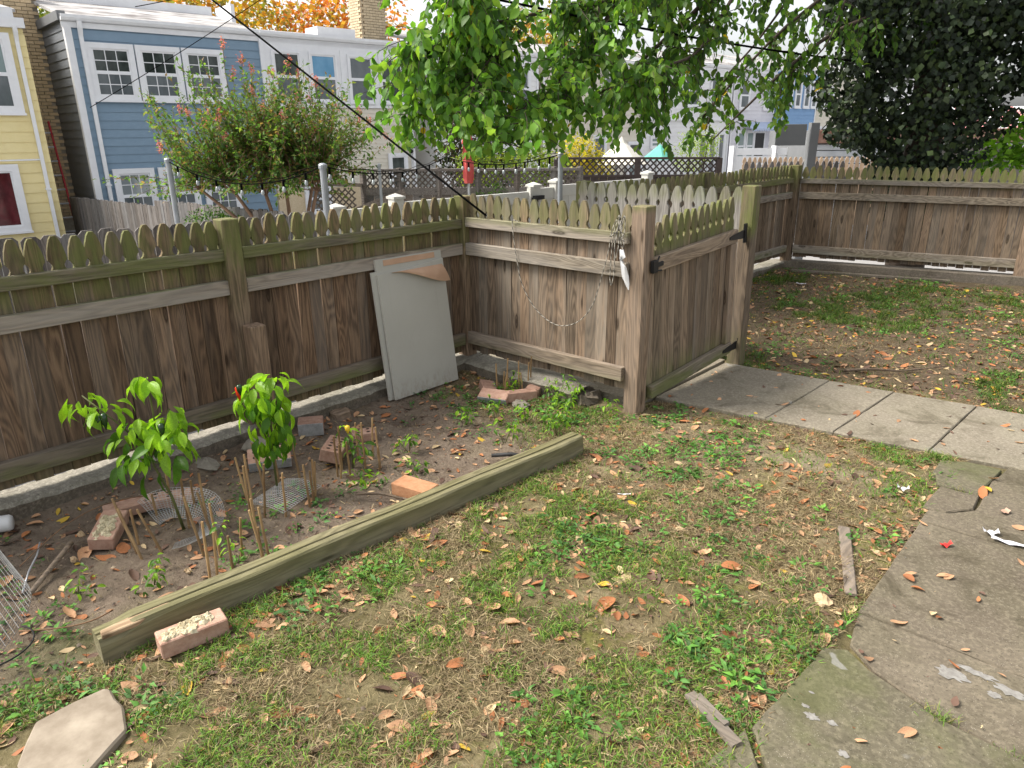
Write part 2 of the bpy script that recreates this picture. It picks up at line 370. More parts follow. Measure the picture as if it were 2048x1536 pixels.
M['pink'] = simple('pink roof', (.62, .25, .24), (.72, .33, .32), 5, .7, .1)
M['shutter'] = simple('metal shutter', (.42, .45, .48), (.52, .55, .58), 5, .5, .05, 0, .4, .2)
M['rustplate'] = simple('flaking painted metal', (.16, .075, .05), (.38, .25, .20), 5, .8, .2)
M['boardgrey'] = simple('grey board', (.14, .145, .15), (.17, .175, .18), 3, .7, .05)
M['asphalt'] = simple('alley surface', (.22, .215, .21), (.34, .33, .32), 40, .9, .3, world=True)
M['bark'] = simple('dark bark', (.025, .018, .013), (.075, .056, .042), 18, .9, .6, stretch=(1, 1, .25), bd=.02)
M['myrtlebark'] = simple('smooth tan bark', (.16, .09, .055), (.30, .19, .125), 8, .7, .2, stretch=(1, 1, .3))
M['stem'] = simple('green brown stem', (.06, .07, .02), (.14, .15, .05), 20, .6, .2)
M['plastic'] = simple('white plastic', (.52, .52, .52), (.6, .6, .6), 6, .4, .1)
M['marble'] = simple('buff stone', (.17, .135, .097), (.34, .29, .225), 9, .85, .5, det=9)
M['paper'] = simple('white paper', (.5, .49, .5), (.58, .57, .6), 20, .8, .1)
M['red'] = simple('red plastic', (.62, .02, .02), (.72, .04, .03), 9, .45, 0)
M['hose'] = simple('black hose', (.012, .012, .013), (.03, .03, .03), 9, .6, .1)
M['rock'] = simple('rough concrete lump', (.13, .115, .09), (.27, .245, .20), 14, .95, .8, bd=.015)
M['pebble'] = simple('pebble', (.36, .25, .14), (.55, .42, .27), 30, .7, .2, .2)
M['pepper'] = simple('dark green pepper', (.008, .03, .008), (.015, .05, .012), 5, .25, 0, 0, .5)
M['pepperred'] = simple('red pepper', (.55, .02, .01), (.65, .05, .01), 5, .25, 0, 0, .5)
M['pepperyellow'] = simple('yellow pepper', (.70, .42, .02), (.75, .52, .04), 5, .25, 0, 0, .5)
M['leaf'] = leafmat('tree leaf', .5, gain=1.25)
M['ivy'] = leafmat('ivy leaf', .06, rough=.65)
M['grass'] = leafmat('grass', .25, rough=.6)
M['litter'] = leafmat('leaf litter', .12, rough=.7)
M['ropem'] = leafmat('rope', 0., rough=.8)
M['peppleaf'] = leafmat('pepper leaf', .5, False, (.085, .20, .022), .35, .4, 1.2)
M['peppleaf2'] = leafmat('pale pepper leaf', .5, False, (.24, .43, .03), .25, .4, 1.3)

# ================================================================== THE SETTING
LOW = -.95                                             # the alley and the lots beyond lie below the yard
g = MB(); g.add([(-160, -160, LOW), (160, -160, LOW), (160, 200, LOW), (-160, 200, LOW)], [(0, 1, 2, 3)])
tag(g.build('ground', M['asphalt']), kind='structure')

BX0, BY0, BX1, BY1 = 1.34, -2.98, 1.54, -.66           # the timber edging: near and far end of its front foot line
def beam_x(y): return BX0 + (y - BY0) * (BX1 - BX0) / (BY1 - BY0)
def bedmask(x, y):
    e = fbm(x, y, 2.1, 5) * .5 - .25
    bed = (1 - sstep(-.10, .12, x - beam_x(y) + .05 + e * .25)) * (1 - sstep(-.75, -.25, y + e * .6 + .45 * np.clip(x - .9, 0, 1)))
    return bed
def paved(x, y):
    n, f = .286 + .157 * (x - 1.40), 1.245 + .125 * (x - 1.5)
    p = (x > 1.42) & (y > n) & (y < f)
    return p | ((x > 3.08) & (y < .6))
def grassy(x, y):
    """0 bare .. 1 thick green"""
    lawn = 1 - bedmask(x, y)
    g = fbm(x, y, 1.5, 11, 4); near = sstep(-.3, -1.3, y + .25 * (x - 2))
    v = sstep(.36, .60, g + .10 * near)
    sandy = np.exp(-(((x - 2.45) / .55) ** 2 + ((y + .05) / .28) ** 2)) + .8 * np.exp(-(((x - 1.75) / .3) ** 2 + ((y - .0) / .2) ** 2))
    far = np.exp(-(((x - 1.3) / .75) ** 2 + ((y - 3.5) / 1.0) ** 2)) * 1.2
    back = sstep(1.2, 1.5, y)
    v = v * (1 - back) + back * np.clip(sstep(.52, .80, g + .20 * far), 0, 1)
    return np.clip(v * lawn * (1 - .85 * np.clip(sandy, 0, 1)), 0, 1)
def gz(x, y):
    x = np.asarray(x, float); y = np.asarray(y, float)
    z = (fbm(x, y, 3., 1) - .5) * .035 + (fbm(x, y, 16., 2, 3) - .5) * .022
    z = z + bedmask(x, y) * ((fbm(x, y, 9., 4) - .5) * .03 - .012)
    z = z - .085 * np.exp(-(((x - .43) / .07) ** 2 + ((y + .97) / .05) ** 2)) - .05 * np.exp(-(((x - .70) / .2) ** 2 + ((y + 2.44) / .2) ** 2)) * 0
    z = z + .03 * sstep(.3, .1, x) * sstep(.2, -.3, y)
    return np.where(paved(x, y), np.clip(z * .3 - .004, -.012, .0), z)
def GZ(x, y): return float(gz(x, y))

xs = np.r_[np.arange(-.02, 4.4, .03), np.linspace(4.45, 9, 14)]; ys = np.r_[np.linspace(-9, -3.75, 14), np.arange(-3.7, 6.1, .03)]
GX, GY = np.meshgrid(xs, ys); nx, ny = len(xs), len(ys)
inside = ~((GX < 1.36) & (GY > .10) & (GY < 1.24)) & (GY < 5.55 + .19 * GX)
Vg = np.c_[GX.ravel(), GY.ravel(), gz(GX, GY).ravel()]
ii = (np.arange(ny - 1)[:, None] * nx + np.arange(nx - 1)[None]).ravel()
ok = inside.ravel()[ii] & inside.ravel()[ii + 1] & inside.ravel()[ii + nx] & inside.ravel()[ii + nx + 1]
Fg = np.c_[ii, ii + 1, ii + nx + 1, ii + nx][ok]
bm_, gr_ = bedmask(GX, GY).ravel(), (grassy(GX, GY) + 2.6 * np.exp(-(((GX - 1.16) / .16) ** 2 + ((GY + 3.0) / .22) ** 2)) * sstep(.35, .6, fbm(GX, GY, 7., 81))).ravel()
t = NT('yard soil and thin turf'); p = t.pos(); at_ = t.n('SeparateColor', {0: t.n('Attribute', attribute_name='Col').outputs[0]})
n1 = t.noise(p, 5., 8, .66); n2 = t.noise(p, 38., 6, .7); n3 = t.noise(p, 1.7, 5, .6)
soil = t.ramp(n1, (.3, (.098, .074, .056)), (.7, (.20, .157, .118)))
sandy = t.math('POWER', 2.718, t.math('MULTIPLY', t.n('VectorMath', {0: t.n('VectorMath', {0: t.n('VectorMath', {0: p, 1: (2.45, .0, 0.)}, operation='SUBTRACT').outputs[0], 1: (2., 4., 0.)}, operation='MULTIPLY').outputs[0]}, operation='LENGTH').outputs['Value'], -1.1))
lawn = t.ramp(n1, (.25, (.055, .041, .023)), (.5, (.138, .107, .060)), (.75, (.24, .19, .115)))
c = t.mix(at_.outputs[0], t.mix(sandy, lawn, t.mix(n1, (.16, .125, .082), (.30, .25, .18))), soil)
moss = t.math('MULTIPLY', t.rng(t.noise(p, 3.6, 6, .7), .50, .68), t.math('MULTIPLY_ADD', at_.outputs[0], -.75, .85))
c = t.mix(moss, c, t.mix(n2, (.06, .062, .012), (.15, .15, .035)))
c = t.mix(t.math('MULTIPLY', at_.outputs[1], .22), c, (.075, .09, .025))
c = t.mix(at_.outputs[2], c, t.mix(n1, (.055, .040, .028), (.12, .091, .062)))  # far lawn soil: tree shade put into the colour
c = t.mix(t.rng(n2, .52, .72, 0., .55), c, t.mix(.5, c, (.36, .30, .21)))
c = t.mix(t.rng(n2, .46, .30, 0., .6), c, t.mix(1., c, (.42, .40, .38), 'MULTIPLY'))
M['soil'] = t.done(c, .95, t.bump(t.math('ADD', n2, t.math('MULTIPLY', n1, 1.5)), .8, .015), .1)
me = tri_mesh('yard_ground', Vg, Fg, M['soil'], np.c_[bm_, gr_, sstep(1.3, 1.7, GY).ravel() * .8], True)  # third channel masks the painted shade beyond the path
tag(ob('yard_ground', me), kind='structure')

# --- concrete footing under the fences
def footing(name, label, x0, x1, y0, y1, top, seed, broken=False):
    """rough rendered kerb, subdivided and dented"""
    L = max(x1 - x0, y1 - y0); alongx = (x1 - x0) > (y1 - y0); n = int(L / .03) + 1
    rt_ = thing(name, label, 'kerb', ((x0 + x1) / 2, (y0 + y1) / 2, -.1)); b = MB(); sd = MB(); r = random.Random(seed)
    def row(i):
        f = i / n; h = top + (vn(f * L, seed, 3.) - .5) * .014 + (vn(f * L, seed + 2, 17.) - .5) * .006; wv = (vn(f * L, seed + 5, 4.) - .5) * .02 + (vn(f * L, seed + 7, 22.) - .5) * .012
        return f, h, wv
    tv, sv = [], []
    for i in range(n + 1):
        f, h, wv = row(i)
        for k, (q, dz) in enumerate(((0., -.006), (.04, .0), (.5, .004), (.93, -.002), (1., -.018))):
            e = wv if k >= 3 else 0
            if alongx: tv.append((x0 + f * (x1 - x0), y1 - q * (y1 - y0) - e, h + dz + r.uniform(-.003, .003)))
            else: tv.append((x0 + q * (x1 - x0) + e, y0 + f * (y1 - y0), h + dz + r.uniform(-.003, .003)))
        for k, z in enumerate((0, -.035, -.16)):
            q = tv[-1]
            if k == 0: sv.append(q)
            else: sv.append((q[0] + r.uniform(-.004, .004) + (0 if alongx else -.006 * k), q[1] + r.uniform(-.004, .004) + (.006 * k if alongx else 0), h + z - .03))
    b.add(tv, [(i * 5 + k, i * 5 + k + 1, i * 5 + k + 6, i * 5 + k + 5) for i in range(n) for k in range(4)])
    sd.add(sv, [(i * 3 + k, i * 3 + k + 1, i * 3 + k + 4, i * 3 + k + 3) for i in range(n) for k in range(2)])
    if alongx: sd.bb(x0 + .002, x1 - .004, y0 + .03, y1 - .004, LOW, top - .035)
    else: sd.bb(x0 + .004, x1 - .03, y0 + .002, y1 - .002, LOW, top - .035)
    if broken:
        for k in range(7): sd.box((x1 + r.uniform(-.05, .05), y0 + r.uniform(.03, .2), top - .05 - r.uniform(0, .05)), (r.uniform(.04, .09),) * 3, (r.random() * 3, r.random() * 3, 0))
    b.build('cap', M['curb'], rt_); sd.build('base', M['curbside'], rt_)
footing('concrete_kerb', 'low pale concrete kerb under the long left fence behind the pepper plants', -.10, .095, -6., .12, .095, 1)
footing('concrete_kerb', 'short crumbling concrete kerb under the fence with the hanging rope', .097, 1.06, -.13, .10, .09, 2, True)
footing('concrete_kerb', 'shaded concrete kerb along the fence beyond the gate', -.09, .12, 1.28, 5.5, .07, 3)
b = MB(); b.bar((.05, 5.44, .02), (4.6, 6.30, .055), .12, .2); b.bar((.3, 5.12, .015), (1.9, 5.55, .015), .035, .05)
b.solo('concrete_kerb', M['curbside'], 'dark kerb and edging under the rear right fence', 'kerb', (2., 5.8, 0), bevel=.006)
b = MB(); b.bb(-.6, 1.38, .13, 1.27, -.3, .03); tag(b.build('landing', M['slab']), kind='structure')

# --- path and patio: each slab is a piece of its own
def slab(name, poly, top, mat, parent, seed=0, th=.09, edge=.008):
    r = random.Random(seed); pts = []
    for i in range(len(poly)):
        a, b_ = Vector(poly[i]), Vector(poly[(i + 1) % len(poly)]); n = max(1, int((b_ - a).length / .07))
        for k in range(n):
            q = a.lerp(b_, k / n); pts.append((q.x + r.uniform(-edge, edge) * .7, q.y + r.uniform(-edge, edge) * .7))
    n = len(pts); cx, cy = sum(p[0] for p in pts) / n, sum(p[1] for p in pts) / n
    m = MB(); ins = lambda q, d: (q[0] + (cx - q[0]) / max(.05, math.hypot(cx - q[0], cy - q[1])) * d, q[1] + (cy - q[1]) / max(.05, math.hypot(cx - q[0], cy - q[1])) * d)
    r1 = [(*p, top - th) for p in pts]; r2 = [(*p, top - .006 + r.uniform(-.002, .002)) for p in pts]; r3 = [(*ins(p, .006), top) for p in pts]
    fs = [(i, (i + 1) % n, n + (i + 1) % n, n + i) for i in range(n)] + [(n + i, n + (i + 1) % n, 2 * n + (i + 1) % n, 2 * n + i) for i in range(n)] + [tuple(range(2 * n, 3 * n))]
    m.add(r1 + r2 + r3, fs); return m.build(name, mat, parent)
def structroot(name):
    o = bpy.data.objects.new(name, None); COL.objects.link(o); return tag(o, kind='structure')
path = structroot('path'); q0 = 0.
def PN(x): return .286 + .157 * (x - 1.40)
def PF(x): return 1.245 + .125 * (x - 1.5)
for i, (a, b_, dx) in enumerate(((1.40, 2.075, .035), (2.079, 2.44, .06), (2.444, 2.905, .045), (2.910, 3.72, .05), (3.725, 4.6, .05))):
    slab('slab', [(a, PN(a)), (b_, PN(b_)), (b_ + dx, PF(b_)), (a + q0, PF(a))], .022 - .0015 * i, M['slab'], path, i, edge=.0025); q0 = dx
patio = structroot('patio')
slab('slab', [(3.07, -.285), (4.9, -.24), (4.9, .60), (3.26, .575), (3.227, .34), (3.230, -.03), (3.14, -.145), (3.07, -.16)], .015, M['patio'], patio, 11, edge=.004)
slab('slab', [(3.045, -.15), (3.135, -.135), (3.222, -.025), (3.212, .132), (3.055, .122)], .016, M['patio'], patio, 12, edge=.003)
slab('slab', [(3.045, .128), (3.208, .138), (3.222, .33), (3.24, .50), (3.10, .50), (2.985, .43), (2.985, .26)], .02, M['patiomoss'], patio, 13, edge=.006)
slab('slab', [(3.08, -1.112), (4.9, -1.10), (4.9, -.25), (3.075, -.295)], .015, M['patio'], patio, 14, edge=.003)
slab('slab', [(3.115, -1.30), (3.22, -1.385), (3.42, -1.46), (3.66, -1.485), (4.9, -1.515), (4.9, -1.106), (3.085, -1.118)], .012, M['patio'], patio, 15, edge=.004)
slab('slab', [(3.035, -1.86), (3.13, -1.97), (3.9, -2.0), (4.9, -2.1), (4.9, -1.53), (3.66, -1.50), (3.40, -1.475), (3.20, -1.40), (3.12, -1.35), (3.06, -1.39)], .02, M['patiomoss'], patio, 16, edge=.005)
slab('slab', [(3.0, -2.02), (3.02, -1.88), (3.12, -1.985), (3.14, -2.5), (2.95, -2.5)], .018, M['patiomoss'], patio, 17, edge=.008)
slab('slab', [(3.15, -2.0), (4.9, -2.12), (4.9, -4.5), (3.0, -4.5), (2.98, -2.52), (3.155, -2.51)], .015, M['patio'], patio, 18)

# ================================================================== THE WOODEN FENCES
PW = .0765
def picket_mesh(z0, z1, w=PW, th=.018, name='picket', seed=0):
    h = w / 2; nz = z1 - .145
    right = [(h, z0), (h, nz - .010), (h - .009, nz - .002), (h - .0145, nz + .010), (h - .0145, nz + .020), (h - .009, nz + .031), (h, nz + .041), (h * .96, nz + .062), (h * .80, nz + .096), (h * .50, nz + .130), (h * .24, z1)]
    poly = right + [(-a, b) for a, b in right[::-1]]
    m = MB(); m.prism(poly, 1, -th / 2, th / 2); return m.mesh(name)
PICKETS = {}
def fence_run(root, a, b, tip, bottom, rails, side, pmat, rmat, w=PW, gap=.0022, lean=.009, pname='picket', first=0.):
    """pickets from a to b (xy); rails on the given side (+1 = left of the direction a->b)"""
    a, b = Vector(a), Vector(b); d = (b - a); L = d.length; d.normalize(); nrm = Vector((-d.y, d.x)) * side
    ang = math.atan2(d.y, d.x); n = max(1, int(round((L - first) / (w + gap)))); gap = (L - first) / n - w; ro = root.location
    me = PICKETS.setdefault((round(tip - bottom, 3), pmat.name), None)
    if me is None: me = picket_mesh(0, tip - bottom, w); me.materials.append(pmat); PICKETS[(round(tip - bottom, 3), pmat.name)] = me
    for i in range(n):
        q = a + d * (first + (i + .5) * (w + gap)) - nrm * (.010 + U(0, .003))
        ob(pname, me, root, (q.x - ro.x, q.y - ro.y, bottom + U(-.010, .010) - ro.z), (0, U(-lean, lean), ang + U(-.02, .02)))
    for z0, z1, th in rails:
        m = MB(); pa, pb = a + nrm * (th / 2 + .0005), b + nrm * (th / 2 + .0005)
        k = 7
        for s in range(k):
            f0, f1 = s / k, (s + 1) / k; za = (z0 + z1) / 2
        m.bar((pa.x, pa.y, za), (pb.x, pb.y, za), z1 - z0, th)
        m.build('rail', rmat, root, bevel=.003)
def post(root, x, y, z0, z1, w=.092, mat=None, lean=(0, 0), name='post'):
    m = MB(); h = w / 2
    m.add([(x - h, y - h, z0), (x + h, y - h, z0), (x + h, y + h, z0), (x - h, y + h, z0)] + [(x + i * h + lean[0], y + j * h + lean[1], z1) for i, j in ((-1, -1), (1, -1), (1, 1), (-1, 1))] ,
          [(3, 2, 1, 0), (4, 5, 6, 7), (0, 1, 5, 4), (1, 2, 6, 5), (2, 3, 7, 6), (3, 0, 4, 7)])
    return m.build(name, mat or M['post'], root, bevel=.005)

RAILS = ((1.003, 1.062, .038), (.826, .902, .04), (.186, .268, .042))
f1 = thing('picket_fence', 'long mossy gothic picket fence on the left behind the pepper plants', 'fence', (0, -2, .08))
fence_run(f1, (0, -1.735), (0, -3.40), 1.208, .13, RAILS, 1, M['picket'], M['rail_y'])
fence_run(f1, (0, -.052), (0, -1.64), 1.208, .13, RAILS, 1, M['picket'], M['rail_y'])
post(f1, .012, -1.688, .06, 1.212, .094, lean=(0, -.01)); post(f1, .0, -3.45, .06, 1.212)
tag(post(f1, .108, -1.668, .0, .665, .09, M['gatepost'], name='stub_post'), 'short sawn post beside the taller one')
post(f1, .004, .0, .09, 1.212, .096)
f2 = thing('picket_fence', 'short picket fence with a rope hanging from it beside the gate post', 'fence', (.7, 0, .08))
fence_run(f2, (.052, 0), (1.352, .0), 1.222, .135, ((1.012, 1.075, .038), (.824, .905, .04), (.197, .282, .042)), -1, M['shortpicket'], M['rail_x'])
f3 = thing('picket_fence', 'pale grey picket fence seen from behind across the gateway', 'fence', (.7, 1.3, .05))
fence_run(f3, (0.0, 1.30), (1.40, 1.30), 1.24, .12, ((1.01, 1.07, .038), (.82, .90, .04)), 1, M['greypicket'], M['rail_x'], w=.0885, gap=.003)
post(f3, 1.455, 1.285, .0, 1.262, .095, M['gatepicket']); post(f3, -.0, 1.36, .06, 1.235, .092)
f4 = thing('picket_fence', 'dark mossy picket fence running away beyond the gateway', 'fence', (.05, 3.4, .05))
fence_run(f4, (.075, 5.38), (.0, 1.42), 1.205, .13, RAILS, 1, M['darkpicket'], M['rail_y'], gap=.008)
post(f4, .035, 3.36, .04, 1.215, mat=M['farpost'])
f5 = thing('picket_fence', 'shaded picket fence closing the rear of the yard on the right', 'fence', (2.2, 5.8, .05))
fence_run(f5, (.16, 5.47), (2.42, 5.90), 1.195, .13, ((1.0, 1.055, .038), (.822, .90, .04), (.175, .27, .042)), -1, M['darkpicket'], M['rail_x'])
fence_run(f5, (2.52, 5.92), (4.60, 6.31), 1.195, .13, ((1.0, 1.055, .038), (.822, .90, .04), (.175, .27, .042)), -1, M['darkpicket'], M['rail_x'])
post(f5, .10, 5.43, .04, 1.205, .11, M['farpost']); post(f5, 2.47, 5.90, .0, 1.10, .11, M['gatepost'])

# --- gate post, gate, hinges and latch
gp = thing('gate_post', 'tall brown square gate post at the end of the short fence', 'post', (1.40, .04, 0)); post(gp, 1.40, .04, -.05, 1.222, .098, M['gatepost'], (.004, 0))
gt = thing('gate', 'closed wooden picket garden gate with black hinges and sagging rails', 'gate', (1.44, 1.18, .6)); gt.rotation_euler = (R(-3.3) * -1, 0, 0)
gt.location = (1.425, 1.20, .0)
gme = picket_mesh(0, 1.07, .0785, .018); gme.materials.append(M['gatepicket'])
for i in range(13):
    yy = -.055 - i * .0815; z = .13 + U(-.004, .006) + (-.03 if i > 10 else 0)
    ob('picket', gme, gt, (-.012, yy, z), (U(-.004, .004), 0, math.pi / 2 + U(-.02, .02)))
for z0, z1, th, y0, y1, nm in ((.905, .992, .038, -.02, -1.06, 'rail'), (.125, .205, .04, -.02, -1.06, 'rail')):
    m = MB(); m.bb(.001, th, y0, y1, z0, z1); m.build(nm, M['gaterail'], gt, rel=False, bevel=.004)
m = MB(); m.bb(.0015, .036, -.025, -.105, .207, .903); m.build('stile', M['gatepicket'], gt, rel=False, bevel=.004)
def hinge(z, s):
    m = MB(); m.prism([(.055, z - .055 * s), (.085, z - .055 * s), (.085, z + .06 * s), (.055, z + .06 * s)], 0, .036, .050)
    m.prism([(.06, z - .03), (.06, z + .03), (-.10, z + .016), (-.15, z + .009), (-.15, z - .009), (-.10, z - .016)], 0, .040, .046)
    m.tube([(.05, .055, z - .05), (.05, .055, z + .05)], .007, 8); m.build('hinge', M['black'], gt, rel=False)
hinge(.95, 1.1); hinge(.165, .8)
m = MB(); m.bb(.039, .052, -1.075, -.985, .94, .965); m.bb(.036, .06, -1.105, -1.055, .915, .985); m.tube([(.05, -1.06, .965), (.055, -1.04, 1.005)], .006, 6); m.tube([(.05, -1.08, .925), (.06, -1.02, .92)], .006, 6)
m.build('latch', M['black'], gt, rel=False, bevel=.002)

# ================================================================== THE HOUSE ROW (local x along the row, -y towards us)
HP, HROT = (-14.23, 3.96, 0), R(84.3)
def house(name, label): return thing(name, label, 'house', HP, HROT)
BOARDS = {}
def boards(root, x0, x1, z0, z1, y, expo, mat, name='siding_board', end=False):
    """lap siding, one object per board; end=True puts them on a side wall at x=x0 running back from y to x1"""
    key = (round(x1 - x0 if not end else x1 - y, 3), expo, mat.name)
    if key not in BOARDS:
        m = MB(); m.prism([(0, 0), (-.022, 0), (-.005, expo + .012), (0, expo + .012)], 0, 0, key[0]); BOARDS[key] = m.mesh(name, mat)
    n = int(round((z1 - z0) / expo))
    for i in range(n):
        z = z0 + i * expo
        if end: ob(name, BOARDS[key], root, (x0, x1, z), (0, 0, -math.pi / 2))
        else: ob(name, BOARDS[key], root, (x0, y, z))
def window(root, x0, x1, z0, z1, y, trim=.11, grid=(3, 2), glass=('glass', 'glassgrey'), bars=True, sashes=2, fmat=None, proud=.035):
    fmat = fmat or M['white']; yo = y - proud
    m = MB()
    m.bb(x0, x1, yo, y + .02, z1 - trim, z1); m.bb(x0, x1, yo, y + .02, z0, z0 + trim)
    m.bb(x0, x0 + trim, yo, y + .02, z0 + trim, z1 - trim); m.bb(x1 - trim, x1, yo, y + .02, z0 + trim, z1 - trim)
    m.bb(x0 - .015, x1 + .015, yo - .03, yo - .001, z0 - .012, z0 + .03)
    wd = m.build('window', fmat, root, rel=False)
    a0, a1, b0, b1 = x0 + trim, x1 - trim, z0 + trim, z1 - trim; hz = (b1 - b0) / sashes; st = .035
    for s in range(sashes):
        c0, c1 = b1 - (s + 1) * hz, b1 - s * hz; yy = y - .012 + .012 * (s == 0)
        m = MB(); m.bb(a0, a1, yy - .014, yy, c0, c0 + st); m.bb(a0, a1, yy - .014, yy, c1 - st, c1); m.bb(a0, a0 + st, yy - .014, yy, c0 + st, c1 - st); m.bb(a1 - st, a1, yy - .014, yy, c0 + st, c1 - st)
        m.build('sash', fmat, wd, rel=False)
        m = MB(); m.bb(a0 + st, a1 - st, yy - .002, yy + .006, c0 + st, c1 - st); m.build('pane', M[glass[min(s, len(glass) - 1)]], wd, rel=False)
        if bars:
            m = MB()
            for k in range(1, grid[0]): q = a0 + st + (a1 - a0 - 2 * st) * k / grid[0]; m.bb(q - .009, q + .009, yy - .010, yy - .003, c0 + st, c1 - st)
            for k in range(1, grid[1]): q = c0 + st + (c1 - c0 - 2 * st) * k / grid[1]; m.bb(a0 + st, a1 - st, yy - .0112, yy - .0032, q - .009, q + .009)
            m.build('glazing_bars', fmat, wd, rel=False)
    return wd
def core(root, x0, x1, y0, y1, z0, z1, mat, name='wall'):
    m = MB(); m.bb(x0, x1, y0, y1, z0, z1); return m.build(name, mat, root, rel=False)
def gutter(root, x0, x1, y, z, mat=None):
    m = MB(); m.prism([(y, z - .02), (y - .10, z + .0), (y - .13, z + .05), (y - .13, z + .11), (y - .115, z + .11), (y - .11, z + .055), (y, z + .055)], 0, x0, x1); m.bb(x0, x1, y - .03, y - .002, z - .13, z - .022)
    return m.build('gutter', mat or M['white'], root, rel=False)
def downpipe(root, x, y, z0, z1, wd=.075):
    m = MB(); m.tube([(x, y - .11, z1 + .06), (x, y - .10, z1 - .06), (x, y - .05, z1 - .22), (x, y - .05, z0)], wd / 2 * 1.2, 4); m.bb(x - wd * .65, x + wd * .65, y - .10, y, z0 + 1.5, z0 + 1.53)
    return m.build('downpipe', M['white'], root, rel=False)
def sloperoof(root, x0, x1, y0, z0, y1, z1, mat, th=.06):
    m = MB(); m.prism([(y0, z0), (y1, z1), (y1, z1 - th), (y0, z0 - th)], 0, x0, x1); return m.build('roof', mat, root, rel=False)

# --- blue house
hb = house('row_house', 'blue clapboard row house with three white paned windows upstairs')
core(hb, -1.36, 2.82, .012, 9, LOW, 3.86, M['bluesiding'])
boards(hb, -1.36, 2.83, LOW + .02, 3.74, 0, .178, M['bluesiding'])
boards(hb, -1.36, 2.0, LOW + .02, 3.86, 0.0, .178, M['greysiding'], end=True)
m = MB(); m.bb(-1.385, -1.25, -.035, .10, LOW, 3.83); m.build('corner_trim', M['white'], hb, rel=False)
for a in (-1.06, -.075, .915): window(hb, a, a + .955, 2.31, 3.48, -.042)
for a in (-.97, .0, 1.0): window(hb, a, a + .88, -.30, .90, -.042, glass=('glasspale', 'glassgrey'))
gutter(hb, -1.42, 2.80, 0, 3.87); downpipe(hb, -1.10, -.02, LOW, 3.80, .09)
sloperoof(hb, -1.42, 2.80, -.02, 3.99, 4., 4.9, M['roof']); m = MB(); m.bb(-1.46, -1.30, .0, 4., 3.87, 4.05); m.build('verge', M['boardgrey'], hb, rel=False)
m = MB(); m.bb(-1.4, 2.8, 2.6, 2.9, 4.58, 4.78); m.bb(.4, .75, 3., 3.2, 4.7, 5.3); m.build('parapet', M['white'], hb, rel=False)

# --- white and cream house with chimney
hw = house('row_house', 'cream sided row house with four white sash windows and a brick chimney')
core(hw, 2.84, 7.2, .012, 9, LOW, 3.80, M['creamsiding'])
m = MB(); m.bb(2.84, 7.22, -.03, .0, 2.27, 3.83); m.bb(2.80, 2.90, -.06, .01, 2.2, 3.83); m.bb(2.84, 7.22, -.05, -.031, 2.25, 2.33); m.bb(5.0, 5.14, -.045, -.031, 2.34, 3.66); m.build('white_panel', M['white'], hw, rel=False)
for a, gl in ((3.08, ('glass', 'glassgrey')), (4.09, ('glassblue', 'glassgrey')), (5.20, ('glassgrey', 'glassgrey')), (6.17, ('glass', 'glass'))): window(hw, a, a + .80, 2.36, 3.58, -.031, .06, bars=False, glass=gl)
boards(hw, 2.86, 7.18, .22, 2.22, 0, .1, M['creamsiding'])
bk = MB(); bk.bb(2.86, 7.0, -.04, .0, LOW, .2); bk.build('brick_base', M['brick_yellow'], hw, rel=False)
m = MB(); m.bb(7.10, 7.22, -.035, .02, LOW, 2.26); m.build('corner_trim', M['white'], hw, rel=False); m = MB(); m.bb(7.86, 7.98, 1.4, 1.5, LOW, 3.8); m.build('corner_trim', M['white'], hw, rel=False)
downpipe(hw, 7.16, -.03, LOW, 3.75, .08); gutter(hw, 2.81, 7.36, 0, 3.87)
sloperoof(hw, 2.80, 7.9, -.02, 3.98, 4.2, 4.55, M['roof']); m = MB(); m.prism([(-.05, 3.99), (.5, 4.05), (.5, 3.95), (-.05, 3.95)], 0, 2.82, 7.4); m.build('roof_edge', M['roofdark'], hw, rel=False)
m = MB(); m.bb(5.3, 6.5, 1.6, 2.3, 4.2, 4.42); m.build('skylight', M['white'], hw, rel=False); m = MB(); m.bb(2.9, 3.0, 1.6, 2.6, 4.2, 4.75); m.build('parapet', M['white'], hw, rel=False)
core(hw, 7.2, 8.0, 1.5, 9, LOW, 3.8, M['creamsiding'], 'recessed_wall'); boards(hw, 7.22, 7.99, LOW + .1, 3.75, 1.49, .1, M['creamsiding'])
window(hw, 6.3, 6.95, -.2, 1.05, -.042, .09, bars=False, glass=('glass', 'glass')); window(hw, 3.6, 4.4, -.45, .35, -.06, .09, bars=False, glass=('glassgrey',))
m = MB(); m.tube([(7.0, -.03, 1.15), (7.0, -.12, 1.18)], .025, 8)
for dx, dz in ((-.09, .04), (.08, .06), (0, -.08)): m.tube([(7. + dx * .5, -.12, 1.18 + dz * .5), (7. + dx, -.22, 1.16 + dz)], [.035, .055], 8)
m.build('floodlight', M['black'], hw, rel=False)
bme = MB(); bme.box((0, 0, 0), (.195, .06, .062)); bme = bme.mesh('brick', M['brick_yellow'])
ch = core(hw, 6.97, 7.83, 2.02, 2.63, 4.0, 5.50, M['mortar'], 'chimney')
for rw in range(20):
    z = 4.03 + rw * .0735
    for k in range(5):
        x = 6.955 + (k - .5 * (rw % 2)) * .205 + .1
        if 6.95 < x - .07 and x + .07 < 7.86: ob('brick', bme, ch, (x, 2.0, z))
    for k in range(3): ob('brick', bme, ch, (6.955, 2.13 + (k - .5 * (rw % 2)) * .205, z), (0, 0, math.pi / 2))
m = MB(); m.bb(6.88, 7.92, 1.92, 2.72, 5.52, 5.60); m.build('cap', M['roofdark'], ch, rel=False)
